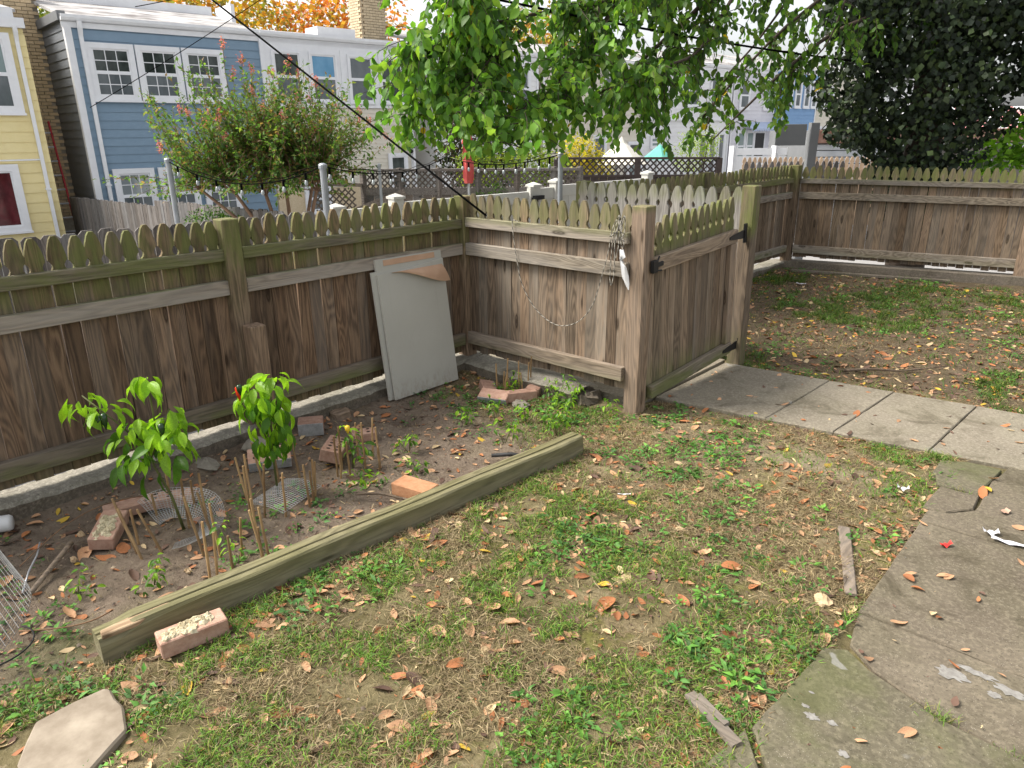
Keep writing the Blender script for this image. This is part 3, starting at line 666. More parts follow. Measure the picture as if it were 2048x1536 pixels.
m = MB(); m.bb(6.90, 7.3, 1.9, 2.0, 3.98, 4.22); m.build('flashing', M['roofdark'], hw, rel=False)

# --- yellow house, and the brick wall set back between it and the blue one
hy = house('row_house', 'yellow clapboard row house at the left edge with a red curtained window')
core(hy, -8, -2.18, -.288, 9, LOW, 3.68, M['yellowsiding']); boards(hy, -8, -2.17, LOW + .05, 3.60, -.30, .20, M['yellowsiding'])
window(hy, -3.55, -2.45, 2.02, 3.52, -.342, .13, bars=False, glass=('glassgreen', 'glassgrey')); window(hy, -3.95, -2.78, -.28, 1.08, -.342, .13, bars=False, glass=('glassred',), sashes=1)
m = MB(); m.bb(-8, -2.15, -.42, -.3, 3.62, 3.80); m.bb(-8, -2.3, -.36, -.1, 3.80, 3.98); m.build('eaves', M['white'], hy, rel=False); downpipe(hy, -2.33, -.31, LOW, 3.6, .08)
m = MB(); m.bb(-8, -2.36, -.335, -.325, 1.14, 1.17); m.build('cable_conduit', M['white'], hy, rel=False)
sloperoof(hy, -8, -2.2, -.1, 3.99, 5, 4.9, M['roof'])
hk = house('brick_wall', 'tan brick wall set back between the yellow and blue houses'); hk['category'] = 'wall'
core(hk, -2.6, -1.36, 2.02, 2.4, LOW, 4.75, M['mortar']); bme2 = MB(); bme2.box((0, 0, 0), (.205, .05, .064)); bme2 = bme2.mesh('brick', M['brick_tan'])
for rw in range(66):
    for k in range(4):
        ob('brick', bme2, hk, (-2.22 + (k + .5 * (rw % 2)) * .216, 2.0, -.25 + rw * .0755))
m = MB(); m.bb(-2.6, -1.3, 1.9, 2.4, 4.75, 4.95); m.build('coping', M['boardgrey'], hk, rel=False)
ld = thing('ladder', 'red rail ladder leaning against the brick wall beside the blue house', 'ladder', HP, HROT)
for x, nm in ((-2.02, 'rail'), (-1.70, 'rail')): m = MB(); m.bar((x, .75, LOW), (x, 1.55, 1.92), .07, .035, (0, 1, 0)); m.build(nm, M['redpaint'], ld, rel=False)
for k in range(9): f = .06 + k * .107; m = MB(); m.tube([(-2.02, .75 + f * .8, LOW + f * 2.87), (-1.70, .75 + f * .8, LOW + f * 2.87)], .02, 6); m.build('rung', M['alu'], ld, rel=False)

# --- houses further along the row
def far_house(label, x0, x1, mat, expo, wins, roofz=3.95, y=0., base=None):
    h = house('row_house', label); core(h, x0, x1, y + .012, y + 9, LOW, roofz - .1, mat); boards(h, x0, x1 - .01, LOW + .1, roofz - .12, y, expo, mat)
    gutter(h, x0, x1, y, roofz - .08); sloperoof(h, x0, x1, y - .02, roofz + .06, y + 4, roofz + .9, M['roof'])
    for q0 in (x0, x1 - .101): m = MB(); m.bb(q0, q0 + .09, y - .035, y - .0235, LOW, roofz - .1); m.build('corner_trim', M['white'], h, rel=False)
    for q in wins: window(h, q[0], q[1], q[2], q[3], y - .042, .09, bars=False, glass=q[4:] or ('glassgrey',))
    return h
far_house('pale row house mostly hidden behind the hanging leaves', 8.0, 12.3, M['whitesiding'], .16, [(8.6, 9.4, 2.3, 3.5), (9.9, 10.7, 2.3, 3.5), (11.1, 11.9, 2.3, 3.5), (9., 10., -.2, 1.1), (10.6, 11.6, -.2, 1.1)])
h4 = far_house('cream clapboard row house above the cream gazebo roof', 12.5, 17.85, M['creamsiding'], .15, [(15.0, 15.75, -.6, 1.45, 'glassgrey'), (17.0, 17.85, -.4, 1.2, 'glass', 'glassgreen'), (13.2, 14., 2.3, 3.5), (15.5, 16.3, 2.3, 3.5)])
h5 = far_house('white row house with three tall narrow glass doors', 17.9, 23.9, M['whitesiding'], .17, [(20.4, 21.5, 2.45, 3.75, 'glass', 'glassgrey'), (22.2, 23.2, 2.45, 3.75, 'glassgrey'), (18.35, 19., .9, 1.4, 'glassgreen'), (21.6, 22.25, -.8, 1.5, 'glassgrey'), (22.35, 22.95, -.8, 1.5, 'glassgrey'), (23.05, 23.6, -.8, 1.5, 'glassgrey')], 4.1)
m = MB(); m.bb(17.95, 23.85, -.10, -.04, 1.95, 2.1); m.build('trim_band', M['white'], h5, rel=False)
h6 = far_house('pale grey row house with a scalloped blue awning over its door', 24.0, 27.55, M['lilacsiding'], .17, [(24.5, 25.3, 2.4, 3.6), (26.5, 27.3, 2.4, 3.6, 'glassgreen'), (24.55, 25.25, .2, 1.55, 'glassgreen'), (25.3, 26.0, .2, 1.55, 'glassgreen')], 4.15)
m = MB(); m.bb(26.1, 26.85, -.06, -.03, -.4, 1.42); m.build('door', M['black'], h6, rel=False); m = MB(); m.bb(26.0, 26.95, -.045, -.025, -.4, 1.52); m.build('door_frame', M['white'], h6, rel=False)
m = MB(); m.prism([(-.03, 1.9), (-.55, 1.62), (-.55, 1.58), (-.03, 1.84)], 0, 24.9, 27.3)
for k in range(12): m.prism([(24.9 + k * .2, 1.6), (24.9 + k * .2 + .195, 1.6), (24.9 + k * .2 + .15, 1.5), (24.9 + k * .2 + .05, 1.5)], 1, -.56, -.545)
m.build('awning', simple('pale blue awning', (.38, .45, .60), (.46, .53, .68), 4), h6, rel=False)
h7 = far_house('bright blue bay fronted row house with four narrow white windows', 27.65, 30.9, M['farblue'], .17, [(27.8, 28.42, 2.5, 3.75), (28.65, 29.25, 2.5, 3.75), (29.5, 30.1, 2.5, 3.75), (30.25, 30.8, 2.5, 3.75), (28.3, 28.95, .2, 1.6)], 4.2, -.35)
far_house('beige clapboard row house beside the bright blue one', 31.0, 36., M['creamsiding'], .17, [(31.6, 32.4, 2.5, 3.6), (32.6, 33.3, 2.5, 3.6), (31.6, 32.4, .6, 1.7), (32.6, 33.3, .6, 1.7)], 4.3)
far_house('last cream row house behind the ivy tree', 36.2, 48., M['whitesiding'], .17, [(37., 38., 2.5, 3.6), (40., 41., 2.5, 3.6)], 4.3)

# ================================================================== BETWEEN ALLEY AND HOUSES
def wp(x, y): 
    c, s = math.cos(HROT), math.sin(HROT); return (HP[0] + c * x - s * y, HP[1] + s * x + c * y)
def dogear(w, h): 
    m = MB(); m.prism([(-w / 2, 0), (w / 2, 0), (w / 2, h - .03), (w / 2 - .03, h), (-w / 2 + .03, h), (-w / 2, h - .03)], 1, -.009, .009); return m.mesh('board', M['stockade'])
dge = dogear(.138, 1.85)
def stockade(label, a, b, za, zb, step=None):
    a, b = Vector(a), Vector(b); L = (b - a).length; d = (b - a).normalized(); n = int(L / .1405); r = thing('board_fence', label, 'fence', (*((a + b) / 2), LOW)); ang = math.atan2(d.y, d.x)
    for i in range(n):
        q = a + d * (i + .5) * .1405; f = i / n; z = za + (zb - za) * f + (0 if step is None or f < step[0] else step[1])
        ob('board', dge, r, (q.x - r.location.x, q.y - r.location.y, z - 1.85 - LOW + U(-.012, .012)), (0, U(-.006, .006), ang + U(-.05, .05)))
    nn = Vector((-d.y, d.x)); 
    for z in (.4, 1.4): m = MB(); m.bar((a.x + nn.x * .03, a.y + nn.y * .03, za - 1.85 + z), (b.x + nn.x * .03, b.y + nn.y * .03, zb - 1.85 + z), .09, .038); m.build('rail', M['stockade'], r)
stockade('grey weathered board fence running back from the alley to the blue house', (-15.0, 2.24), (-4.1, 1.15), .33, .66, (.55, .09))
stockade('grey dog eared board fence right behind the left picket fence', wp(-8.2, -11.70), wp(-2.05, -11.70), .86, .885)

vf = thing('vinyl_fence', 'cream white vinyl privacy fence with capped posts across the alley', 'fence', HP, HROT)
VX = (-1.90, -1.17, .90, 1.30, 3.2)
for i, x in enumerate(VX):
    tp = (.93, .985, 1.0, 1.03, 1.05)[i]
    m = MB(); m.bb(x - .062, x + .062, -11.735, -11.61, LOW, tp - .045); m.build('post', M['vinyl'], vf, rel=False, bevel=.004)
    m = MB(); m.bb(x - .075, x + .075, -11.75, -11.595, tp - .045, tp - .02); m.add([(x - .07, -11.745, tp - .02), (x + .07, -11.745, tp - .02), (x + .07, -11.6, tp - .02), (x - .07, -11.6, tp - .02), (x, -11.6725, tp + .012)], [(0, 1, 4), (1, 2, 4), (2, 3, 4), (3, 0, 4)]); m.build('post_cap', M['vinyl'], vf, rel=False)
for a, b_, z in ((-1.84, -1.23, .87), (-1.10, .84, .90), (.96, 1.24, .93), (1.36, 3.14, .95)):
    m = MB(); m.bb(a, b_, -11.70, -11.65, z - .14, z); m.build('top_rail', M['vinyl'], vf, rel=False, bevel=.004)
    n = max(2, int((b_ - a) / .16)); 
    for k in range(n): m = MB(); q = (b_ - a) / n; m.bb(a + k * q + .003, a + (k + 1) * q - .003, -11.688, -11.662, LOW + .1, z - .141); m.build('panel_board', M['vinyl'], vf, rel=False)
m = MB(); m.bb(-1.10, -1.02, -11.74, -11.701, .5, .905); m.bb(.78, .84, -11.74, -11.701, .5, .96); m.build('gate_stile', M['vinyl'], vf, rel=False)
m = MB(); m.bb(.82, .98, -11.79, -11.74, .80, .85); m.bb(.80, .86, -11.80, -11.74, .77, .83); m.build('latch', M['black'], vf, rel=False)

def pole(label, x, y, top, r, cap=True):
    m = MB(); m.tube([(x, y, LOW), (x, y, top)], r, 12)
    if cap: m.lathe((x, y, top), [(r * 1.25, -.03), (r * 1.25, .0), (r * .9, .012), (r * .2, .018)], 12)
    m.solo('steel_pole', M['steel'], label, 'pole', (x, y, LOW), smooth=False)
pole('thick galvanised pole with a cap rising behind the left fence', -2.36, .50, 1.34, .032)
pole('galvanised pole standing behind the grey gateway pickets', -.95, 2.25, 1.41, .024)
pole('slim galvanised pole in front of the blue house', -4.81, .15, 1.36, .030)
pole('thin steel pole beside the deck stairs', -3.90, 2.35, 1.24, .019)
def sag(a, b, s, n=16): 
    a, b = Vector(a), Vector(b); return [a.lerp(b, i / n) - Vector((0, 0, s * 4 * (i / n) * (1 - i / n))) for i in range(n + 1)]
def lights(label, a, b, s, nb):
    r = thing('string_lights', label, 'lights', a); pts = sag(a, b, s, 30); m = MB(); m.tube(pts, .006, 5); m.tube([p + Vector((0, 0, .03 + .01 * math.sin(i))) for i, p in enumerate(pts)], .004, 4); m.build('cable', M['cable'], r)
    for k in range(nb):
        p = pts[int((k + .5) * 30 / nb)]; m = MB(); m.tube([p, p - Vector((0, 0, .06))], .012, 6); so_ = m.build('socket', M['cable'], r)
        m = MB(); q = p - Vector((0, 0, .06)); m.lathe(q, [(.009, 0), (.015, -.02), (.018, -.034), (.012, -.05), (.003, -.056)], 8); m.build('bulb', M['glasspale'], r, smooth=True)
lights('string of bulbs between the slim pole and the thick capped pole', (-4.81, .15, 1.34), (-2.36, .5, 1.33), .20, 7)
lights('string of bulbs from the thick capped pole to the deck', (-2.36, .5, 1.33), (-4.4, 3.95, 1.28), .14, 8)
lights('string of bulbs along the deck rail by the red umbrella', (-4.4, 3.95, 1.28), (-.95, 2.25, 1.40), .10, 12)

# --- timber deck with lattice rail
def lattice(m, a, b, z0, z1, pitch, wdt, th=.008, both=True, off=0.):
    a, b = Vector(a), Vector(b); d = (b - a); L = d.length; d.normalize(); n = Vector((-d.y, d.x)); h = z1 - z0
    for sgn in ((1, -1) if both else (1,)):
        k = -h
        while k < L + h:
            if sgn > 0: s0, s1 = k, k + h
            else: s0, s1 = k + h, k
            lo, hi = z0, z1; p0, p1 = s0, s1
            def clipat(val):
                f = (val - p0) / (p1 - p0); return z0 + f * h
            for val in (0, L):
                pass
            c0, c1 = max(min(p0, p1), 0), min(max(p0, p1), L)
            if c1 - c0 > .02:
                za, zb = clipat(c0), clipat(c1); q = n * (off + (th if sgn > 0 else 0))
                A = a + d * c0 + q; B = a + d * c1 + q; m.bar((A.x, A.y, za), (B.x, B.y, zb), wdt, th * .9, (n.x * 0 + 0, 0, 1))
            k += pitch
dk = thing('deck', 'old grey timber deck with lattice rails and a stair', 'deck', (-4.3, 3.9, LOW))
A, B, C_, D_ = (-5.32, 3.15), (-2.985, 5.267), (-5.72, 2.67), (-4.62, 3.63)
m = MB(); m.bar((*A, 1.10), (*B, 1.09), .035, .10); m.bar((*A, .80), (*B, .79), .10, .04); m.build('top_rail', M['deckwood'], dk)
m = MB(); lattice(m, A, B, .845, 1.08, .085, .022); m.build('lattice', M['deckwood'], dk)
for f in (0, .17, .35, .53, .71, .88, 1.): q = Vector(A).lerp(Vector(B), f); m = MB(); m.bar((q.x, q.y, LOW), (q.x, q.y, 1.13), .07, .07, (1, 0, 0)); m.build('post', M['deckwood'], dk)
dv = (Vector(B) - Vector(A)).normalized()
for i in range(22): q = Vector(A) + dv * (i + .5) * .1425; m = MB(); m.bar((q.x, q.y, LOW), (q.x, q.y, .75), .136, .018, (dv.x, dv.y, 0)); m.build('board', M['deckwood'], dk)
m = MB(); m.bar((-5.75, 2.55, .32), (-4.75, 3.45, .80), .10, .04); m.bar((-5.9, 2.4, -.2), (-5.1, 3.1, .5), .16, .04); m.bar((-5.65, 2.75, .92), (-5.3, 3.1, .90), .05, .05); m.build('stair_stringer', M['deckwood'], dk)
m = MB(); lattice(m, (-5.75, 2.60), (-5.33, 3.0), .38, .86, .09, .022); m.build('lattice', M['deckwood'], dk)
m = MB(); n_ = Vector((-dv.y, dv.x)); m.add([(A[0], A[1], .72), (B[0], B[1], .72), (B[0] + n_.x * 2, B[1] + n_.y * 2, .72), (A[0] + n_.x * 2, A[1] + n_.y * 2, .72)], [(0, 1, 2, 3)]); m.build('deck_floor', M['deckwood'], dk)

lf = thing('lattice_fence', 'dark brown board fence with lattice top beyond the gateway', 'fence', (-3.2, 7.2, LOW)); A, B = Vector((-4.25, 6.30)), Vector((-2.25, 8.10)); d_ = (B - A).normalized(); L = (B - A).length
m = MB(); m.bar((*A, 1.185), (*B, 1.165), .035, .09); m.bar((*A, .90), (*B, .89), .035, .06); m.build('rail', M['brownwood'], lf)
m = MB(); lattice(m, A, B, .915, 1.165, .105, .024); m.build('lattice', M['brownwood'], lf)
for f in (0, .5, 1.): q = A.lerp(B, f); m = MB(); m.bar((q.x, q.y, LOW), (q.x, q.y, 1.17), .09, .09, (d_.x, d_.y, 0)); m.build('post', M['brownwood'], lf)
for i in range(int(L / .142)): q = A + d_ * (i + .5) * .142; m = MB(); m.bar((q.x, q.y, LOW), (q.x, q.y, .885), .137, .018, (d_.x, d_.y, 0)); m.build('board', M['brownwood'], lf)

# --- closed umbrella, gazebo roof, canopy
um = thing('garden_umbrella', 'closed red garden umbrella standing on the deck', 'umbrella', (-3.92, 3.92, .72))
m = MB(); m.tube([(-3.92, 3.92, .72), (-3.92, 3.92, 1.60)], .018, 8); m.build('pole', M['alu'], um)
m = MB(); n = 18; prof = ((.010, 1.60), (.04, 1.565), (.062, 1.49), (.066, 1.46), (.050, 1.45), (.062, 1.2), (.058, 1.0), (.045, .93)); vs = []
for r_, z in prof:
    for j in range(n): q = 2 * math.pi * j / n; rr = r_ * (1 + .35 * (j % 3 == 0) - .18 * (j % 3 == 1)); vs.append((-3.92 + rr * math.cos(q), 3.92 + rr * math.sin(q), z))
m.add(vs, [(i * n + j, i * n + (j + 1) % n, (i + 1) * n + (j + 1) % n, (i + 1) * n + j) for i in range(len(prof) - 1) for j in range(n)]); m.build('canopy', M['umbrella'], um, smooth=True)
gzb = thing('gazebo', 'cream gazebo with a peaked cloth roof above the brown lattice fence', 'gazebo', (-5.3, 9.75, LOW))
m = MB(); c0 = Vector((-5.3, 9.75)); vs = [(c0.x, c0.y, 1.50)]
for z, r_ in ((1.36, .10), (1.05, .46), (.95, .60)):
    for j in range(8): q = 2 * math.pi * (j + .5) / 8; vs.append((c0.x + r_ * math.cos(q), c0.y + r_ * math.sin(q), z))
m.add(vs, [(0, 1 + j, 1 + (j + 1) % 8) for j in range(8)] + [(1 + i * 8 + j, 9 + i * 8 + j, 9 + i * 8 + (j + 1) % 8, 1 + i * 8 + (j + 1) % 8) for i in range(2) for j in range(8)]); m.build('roof_cloth', M['canvas'], gzb)
for j in range(4): q = 2 * math.pi * (j + .25) / 4; m = MB(); m.tube([(c0.x + .5 * math.cos(q), c0.y + .5 * math.sin(q), LOW), (c0.x + .5 * math.cos(q), c0.y + .5 * math.sin(q), 1.)], .03, 6); m.build('leg', M['steel'], gzb)
tn = thing('canopy_tent', 'green peaked garden canopy beside the cream gazebo', 'tent', (-5.2, 11.1, LOW)); m = MB(); q = Vector((-5.2, 11.1))
m.add([(q.x, q.y, 1.32)] + [(q.x + .42 * math.cos(a), q.y + .42 * math.sin(a), 1.0) for a in (0.2, 1.25, 2.3, 3.35, 4.4, 5.44)], [(0, 1 + j, 1 + (j + 1) % 6) for j in range(6)]); m.build('cloth', M['tent'], tn)
for a in (0.2, 2.3, 4.4): m = MB(); m.tube([(q.x + .4 * math.cos(a), q.y + .4 * math.sin(a), LOW), (q.x + .4 * math.cos(a), q.y + .4 * math.sin(a), 1.02)], .02, 6); m.build('leg', M['steel'], tn)

# --- things behind the rear fence
bd = thing('board_on_post', 'flat grey board mounted on a heavy grey post behind the rear fence corner', 'board', (-1.02, 8.75, LOW))
m = MB(); m.bar((-1.02, 8.75, LOW), (-1.0, 8.76, 1.70), .14, .12, (rt0.x, rt0.y, 0)); m.build('post', M['boardgrey'], bd, bevel=.006); m = MB(); m.bar((-1.43, 8.32, 1.52), (-1.07, 8.64, 1.52), .32, .03); m.build('board', M['boardgrey'], bd, bevel=.003)
gar = thing('garage', 'metal garage with a ribbed roller door and flaking brown lintel', 'garage', (-1.6, 14.3, LOW)); ga, gb = Vector((-2.78, 13.45)), Vector((1.2, 16.4)); gd = (gb - ga).normalized(); gn = Vector((-gd.y, gd.x))
for k in range(16): z = LOW + .14 * k; m = MB(); m.bar((*(ga - gn * .02), z + .065), (*(gb - gn * .02), z + .065 ), .125, .05); m.build('slat', M['shutter'], gar, bevel=.012)
m = MB(); m.bar((*(ga - gn * .05), 1.44), (*(gb - gn * .05), 1.44), .28, .10); m.build('lintel', M['rustplate'], gar, bevel=.01)
m = MB(); q = [ga + gn * .05, gb + gn * .05, gb + gn * 4, ga + gn * 4]; m.add([(*p, LOW) for p in q] + [(*p, 1.56) for p in q], [(0, 1, 5, 4), (1, 2, 6, 5), (2, 3, 7, 6), (3, 0, 4, 7), (4, 5, 6, 7)]); m.build('wall', M['boardgrey'], gar)
pk = thing('shed', 'low building with a pink roof glimpsed beside the ivy tree', 'shed', (0, 19, LOW)); m = MB(); m.bar((-2.2, 18.0, .3), (4.2, 22.4, .3), 2.5, .3); m.build('wall', M['creamsiding'], pk)
for k in range(26): f0 = k / 26; a = Vector((-2.3, 17.75)).lerp(Vector((4.3, 22.2)), f0); b_ = Vector((-2.3, 17.75)).lerp(Vector((4.3, 22.2)), f0 + .034); m = MB(); m.add([(a.x, a.y, 1.50), (b_.x, b_.y, 1.50), (b_.x - 1.2, b_.y + 1.8, 2.1), (a.x - 1.2, a.y + 1.8, 2.1), (a.x, a.y, 1.53), (b_.x, b_.y, 1.53), (b_.x - 1.2, b_.y + 1.8, 2.13), (a.x - 1.2, a.y + 1.8, 2.13)], [(3, 2, 1, 0), (4, 5, 6, 7), (0, 1, 5, 4), (1, 2, 6, 5), (2, 3, 7, 6), (3, 0, 4, 7)]); m.build('roof_strip', M['pink'] if k % 2 else M['white'], pk)
stockade('tan board fence glimpsed beyond the rear fence under the bright maple leaves', (-.3, 10.2), (3.2, 12.6), 1.30, 1.34)
def small_pickets(label, a, b, top, mat, w=.085, gap=.02):
    a, b = Vector(a), Vector(b); d = (b - a).normalized(); n = int((b - a).length / (w + gap)); r = thing('garden_fence', label, 'fence', (*((a + b) / 2), LOW)); mm = picket_mesh(0, 1.4, w); mm.materials.append(mat)
    for i in range(n): q = a + d * (i + .5) * (w + gap); ob('picket', mm, r, (q.x - r.location.x, q.y - r.location.y, top - 1.4 - LOW), (0, 0, math.atan2(d.y, d.x)))
    m = MB(); m.bar((*a, top - .3), (*b, top - .3), .08, .03); m.build('rail', mat, r)
M['tanpicket'] = simple('new tan fence wood', (.40, .27, .17), (.52, .38, .26), 12, .8, .2, .15)
small_pickets('new tan picket fence in front of the white deck rail far behind', (-3.5, 11.6), (-1.2, 13.4), 1.05, M['tanpicket'])
small_pickets('low grey picket fence in front of the new tan one', (-2.2, 8.9), (-.8, 10.1), 1.08, M['stockade'], .08, .03)
wr = thing('white_rail', 'white vinyl deck rail with capped posts in front of the grey row house', 'railing', (-4.6, 15., LOW))
for f in (0, .33, .66, 1): q = Vector((-5.0, 14.2)).lerp(Vector((-2.6, 16.2)), f); m = MB(); m.bb(q.x - .06, q.x + .06, q.y - .06, q.y + .06, LOW, 1.22); m.build('post', M['white'], wr)
m = MB(); m.bar((-5.0, 14.2, 1.08), (-2.6, 16.2, 1.08), .16, .05); m.bar((-5.0, 14.2, .55), (-2.6, 16.2, .55), .85, .03); m.build('panel', M['white'], wr)

# ================================================================== THINGS IN THE YARD
# --- drywall offcuts leaning on the left fence
def sheet(label, yb0, yb1, xb, xt, z1, th, kraft=False, skew=0.):
    r = thing('drywall_sheet', label, 'board', (xb, (yb0 + yb1) / 2, .02)); dz = z1 - .02
    def P(y, f, o): n_ = Vector((dz, 0, xb - xt)).normalized(); return (xb + (xt - xb) * f + n_.x * o, y + skew * f, .02 + dz * f + n_.z * o)
    def layer(o0, o1, mat, nm, top=None):
        n = 10; m = MB(); vs = []
        for i in range(n + 1):
            f = i / n; y = yb0 + (yb1 - yb0) * f; tf = 1. if top is None else top(f)
            for o in (o0, o1):
                vs.append(P(y, 0, o)); vs.append(P(y, tf, o))
        fs = []
        for i in range(n):
            a = i * 4; b_ = a + 4; fs += [(a, b_, b_ + 1, a + 1), (a + 2, a + 3, b_ + 3, b_ + 2), (a + 1, b_ + 1, b_ + 3, a + 3), (a, a + 2, b_ + 2, b_)]
        fs += [(0, 1, 3, 2), (4 * n, 4 * n + 2, 4 * n + 3, 4 * n + 1)]
        m.add(vs, fs); return m.build(nm, mat, r)
    top = (lambda f: (.955 + .004 * math.sin(f * 19) if f < .35 else .955 + .045 * (f - .35) / .65)) if kraft else None
    layer(0, th * .8, M['gypsum'], 'core', top); layer(th * .8 + .0002, th, M['drywall'], 'face_paper', top)
    return r, P
r, P_ = sheet('grey drywall sheet with a torn curling top corner leaning on the left fence', -.83, -.285, .185, .062, .835, .013, True, .012)
m = MB(); vs = []
for i in range(9):                                         # torn paper flap curling forward
    f = i / 8; y = -.72 + .42 * f
    for k in range(5):
        q = k / 4; base = P_(y, .955 - .10 * math.sin(f * 2.6) * q * f, .014); cur = math.sin(f * math.pi * .95)
        vs.append((base[0] + .035 * q * cur + .01 * math.sin(q * 3), base[1] + .06 * q * f, base[2] + .012 * cur * math.sin(q * 3.1) - .075 * q * f ** 2))
m.add(vs, [(i * 5 + k, i * 5 + k + 1, (i + 1) * 5 + k + 1, (i + 1) * 5 + k) for i in range(8) for k in range(4)]); tag(m.build('torn_flap', M['kraft'], r, smooth=True), 'curling brown torn paper flap')
r2, _ = sheet('rear drywall sheet showing its brown paper above the front one', -.81, -.27, .140, .040, .885, .013)
m = MB(); m.bar((.0595, -.54, .845), (.0545, -.54, .879), .42, .001, (0, 1, 0)); m.build('bare_paper', M['kraft'], r2)
r3, _ = sheet('middle drywall sheet with crumbling edge on the left fence', -.862, -.30, .162, .052, .815, .012, False, .01)

# --- timber edging beam
bmr = thing('timber_beam', 'long mossy square timber edging the garden bed', 'timber', ((BX0 + BX1) / 2, (BY0 + BY1) / 2, 0)); L = math.hypot(BX1 - BX0, BY1 - BY0); bmr.rotation_euler = (0, 0, -math.atan2(BX1 - BX0, BY1 - BY0))
m = MB(); n = 40; vs = []; hw_ = .046; ox = -.046
for i in range(n + 1):
    y = -L / 2 + L * i / n; wv = .002 * math.sin(i * .9); top = .097 + .002 * math.sin(i * .5) - (.012 if i < 2 else 0)
    for x, z in ((-hw_, -.01), (hw_, -.01), (hw_ + wv, top - .008 - (.018 * max(0, 1 - i / 6.))), (hw_ - .008, top), (.014, top + .001), (.010, top - .007), (.006, top - .0072), (.002, top + .001), (-hw_ + .007, top), (-hw_ + wv, top - .007)): vs.append((x + ox, y, z))
m.add(vs, [(i * 10 + k, i * 10 + (k + 1) % 10, (i + 1) * 10 + (k + 1) % 10, (i + 1) * 10 + k) for i in range(n) for k in range(10)] + [tuple(range(10)), tuple(n * 10 + k for k in range(9, -1, -1))]); m.build('timber', M['beam'], bmr, rel=False)
m = MB(); pts = [(-.04, -.005), (-.005, -.01), (.0, .10), (-.012, .16), (-.03, .24), (-.045, .2), (-.05, .08)]
m.prism([(ox + .046 + a, -L / 2 + .02 + b_) for a, b_ in pts], 2, .078, .0965); tag(m.build('splintered_patch', M['scar'], bmr, rel=False, bevel=.003), 'pale splintered wood at the near end')

# --- bricks
def brick(label, x, y, z, yaw, pitch=0., roll=0., mat='brick_red', holes=0, size=(.198, .092, .057), mortar=False, face=None, group=None):
    r = thing('brick', label, 'brick', (x, y, z), yaw, group); r.rotation_euler = Euler((roll, pitch, yaw)); L_, W_, H_ = size
    m = MB(); m.box((0, 0, H_ / 2), size); m.build('body', M[mat], r, rel=False, bevel=.004)
    for k in range(holes):
        cx = -L_ / 2 + L_ * (k // 2 + .75) / (holes / 2 + .5); cy = (.022 if k % 2 else -.018); m = MB(); m.lathe((cx, cy, H_ - .003), [(.0105, 0), (.0105, .0035)], 10); m.build('core_hole_shade', M['hole'], r, rel=False)  # flat near-black discs stand in for the shade inside the holes
    if mortar:
        m = MB(); rr = random.Random(int(x * 1000)); 
        for k in range(26): m.lathe((rr.uniform(-.085, .06), rr.uniform(-.026, .026), H_ - .006), [(rr.uniform(.014, .024), 0), (rr.uniform(.010, .017), rr.uniform(.006, .012)), (.004, rr.uniform(.009, .018))], 7)
        m.jitter(.004, 4); tag(m.build('mortar_crust', M['drymortar'], r, rel=False), 'crusty old mortar on top')
    if face:
        m = MB(); m.bb(-L_ / 2 + .001, L_ / 2 - .001, -W_ / 2 - .003, -W_ / 2 + .001, .002, H_ - .002); m.build('face', M[face], r, rel=False)
    return r
brick('brick crusted with mortar lying against the near end of the timber', 1.455, -2.735, .002, R(80), 0, 0, 'brick_red', 0, (.215, .085, .062), True)
brick('solid orange brick lying beside the middle of the timber', 1.225, -1.555, .0, R(11), 0, 0, 'brick_orange', 0, (.205, .105, .062))
brick('tilted red brick with two rows of round holes beside the small pepper plant', .575, -1.56, .012, R(133), R(4), R(14), 'brick_red', 10, (.225, .11, .066))
brick('holed brick with a grey edge behind the second pepper plant', .40, -1.83, .015, R(62), 0, R(20), 'brick_red', 8, (.21, .11, .06), face='brick_grey')
brick('brick with a mossy mortar lump left of the leftmost pepper plant', .52, -2.66, .005, R(141), R(-8), R(6), 'brick_red', 0, (.20, .10, .06), True)
brick('long cored red brick behind the leftmost pepper plant', .43, -2.36, .0, R(62), 0, 0, 'brick_red', 6, (.205, .085, .05))
brick('mortar smeared brick between the two at the leftmost plant', .37, -2.53, .0, R(78), 0, 0, 'brick_red', 0, (.18, .085, .05))
brick('grey faced brick end by the foot of the left fence post', .20, -1.45, .005, R(55), 0, R(8), 'brick_red', 0, (.14, .09, .08), face='brick_grey')
brick('broken cored brick piece behind the small pepper plant', .50, -1.31, .0, R(60), 0, 0, 'brick_red', 4, (.13, .085, .05))
for i, (x, y, yaw, rl, mt, fc) in enumerate(((.50, -.32, 142, 12, 'brick_red', 'brick_grey'), (.64, -.385, 20, 22, 'brick_red', 'brick_grey'), (.755, -.27, 58, -6, 'brick_red', None), (.735, -.095, 112, 4, 'brick_red', None), (.585, -.06, 25, 0, 'brick_red', None))):
    brick(('grey faced brick at the left of the brick ring by the short fence', 'tilted grey faced brick at the front of the brick ring', 'red brick at the right front of the brick ring', 'red brick at the right rear of the brick ring', 'brick at the back of the brick ring near the kerb')[i], x, y, .0, R(yaw), 0, R(rl), mt, 0, (.195, .09, .062), False, fc, 'brick ring by the short fence')

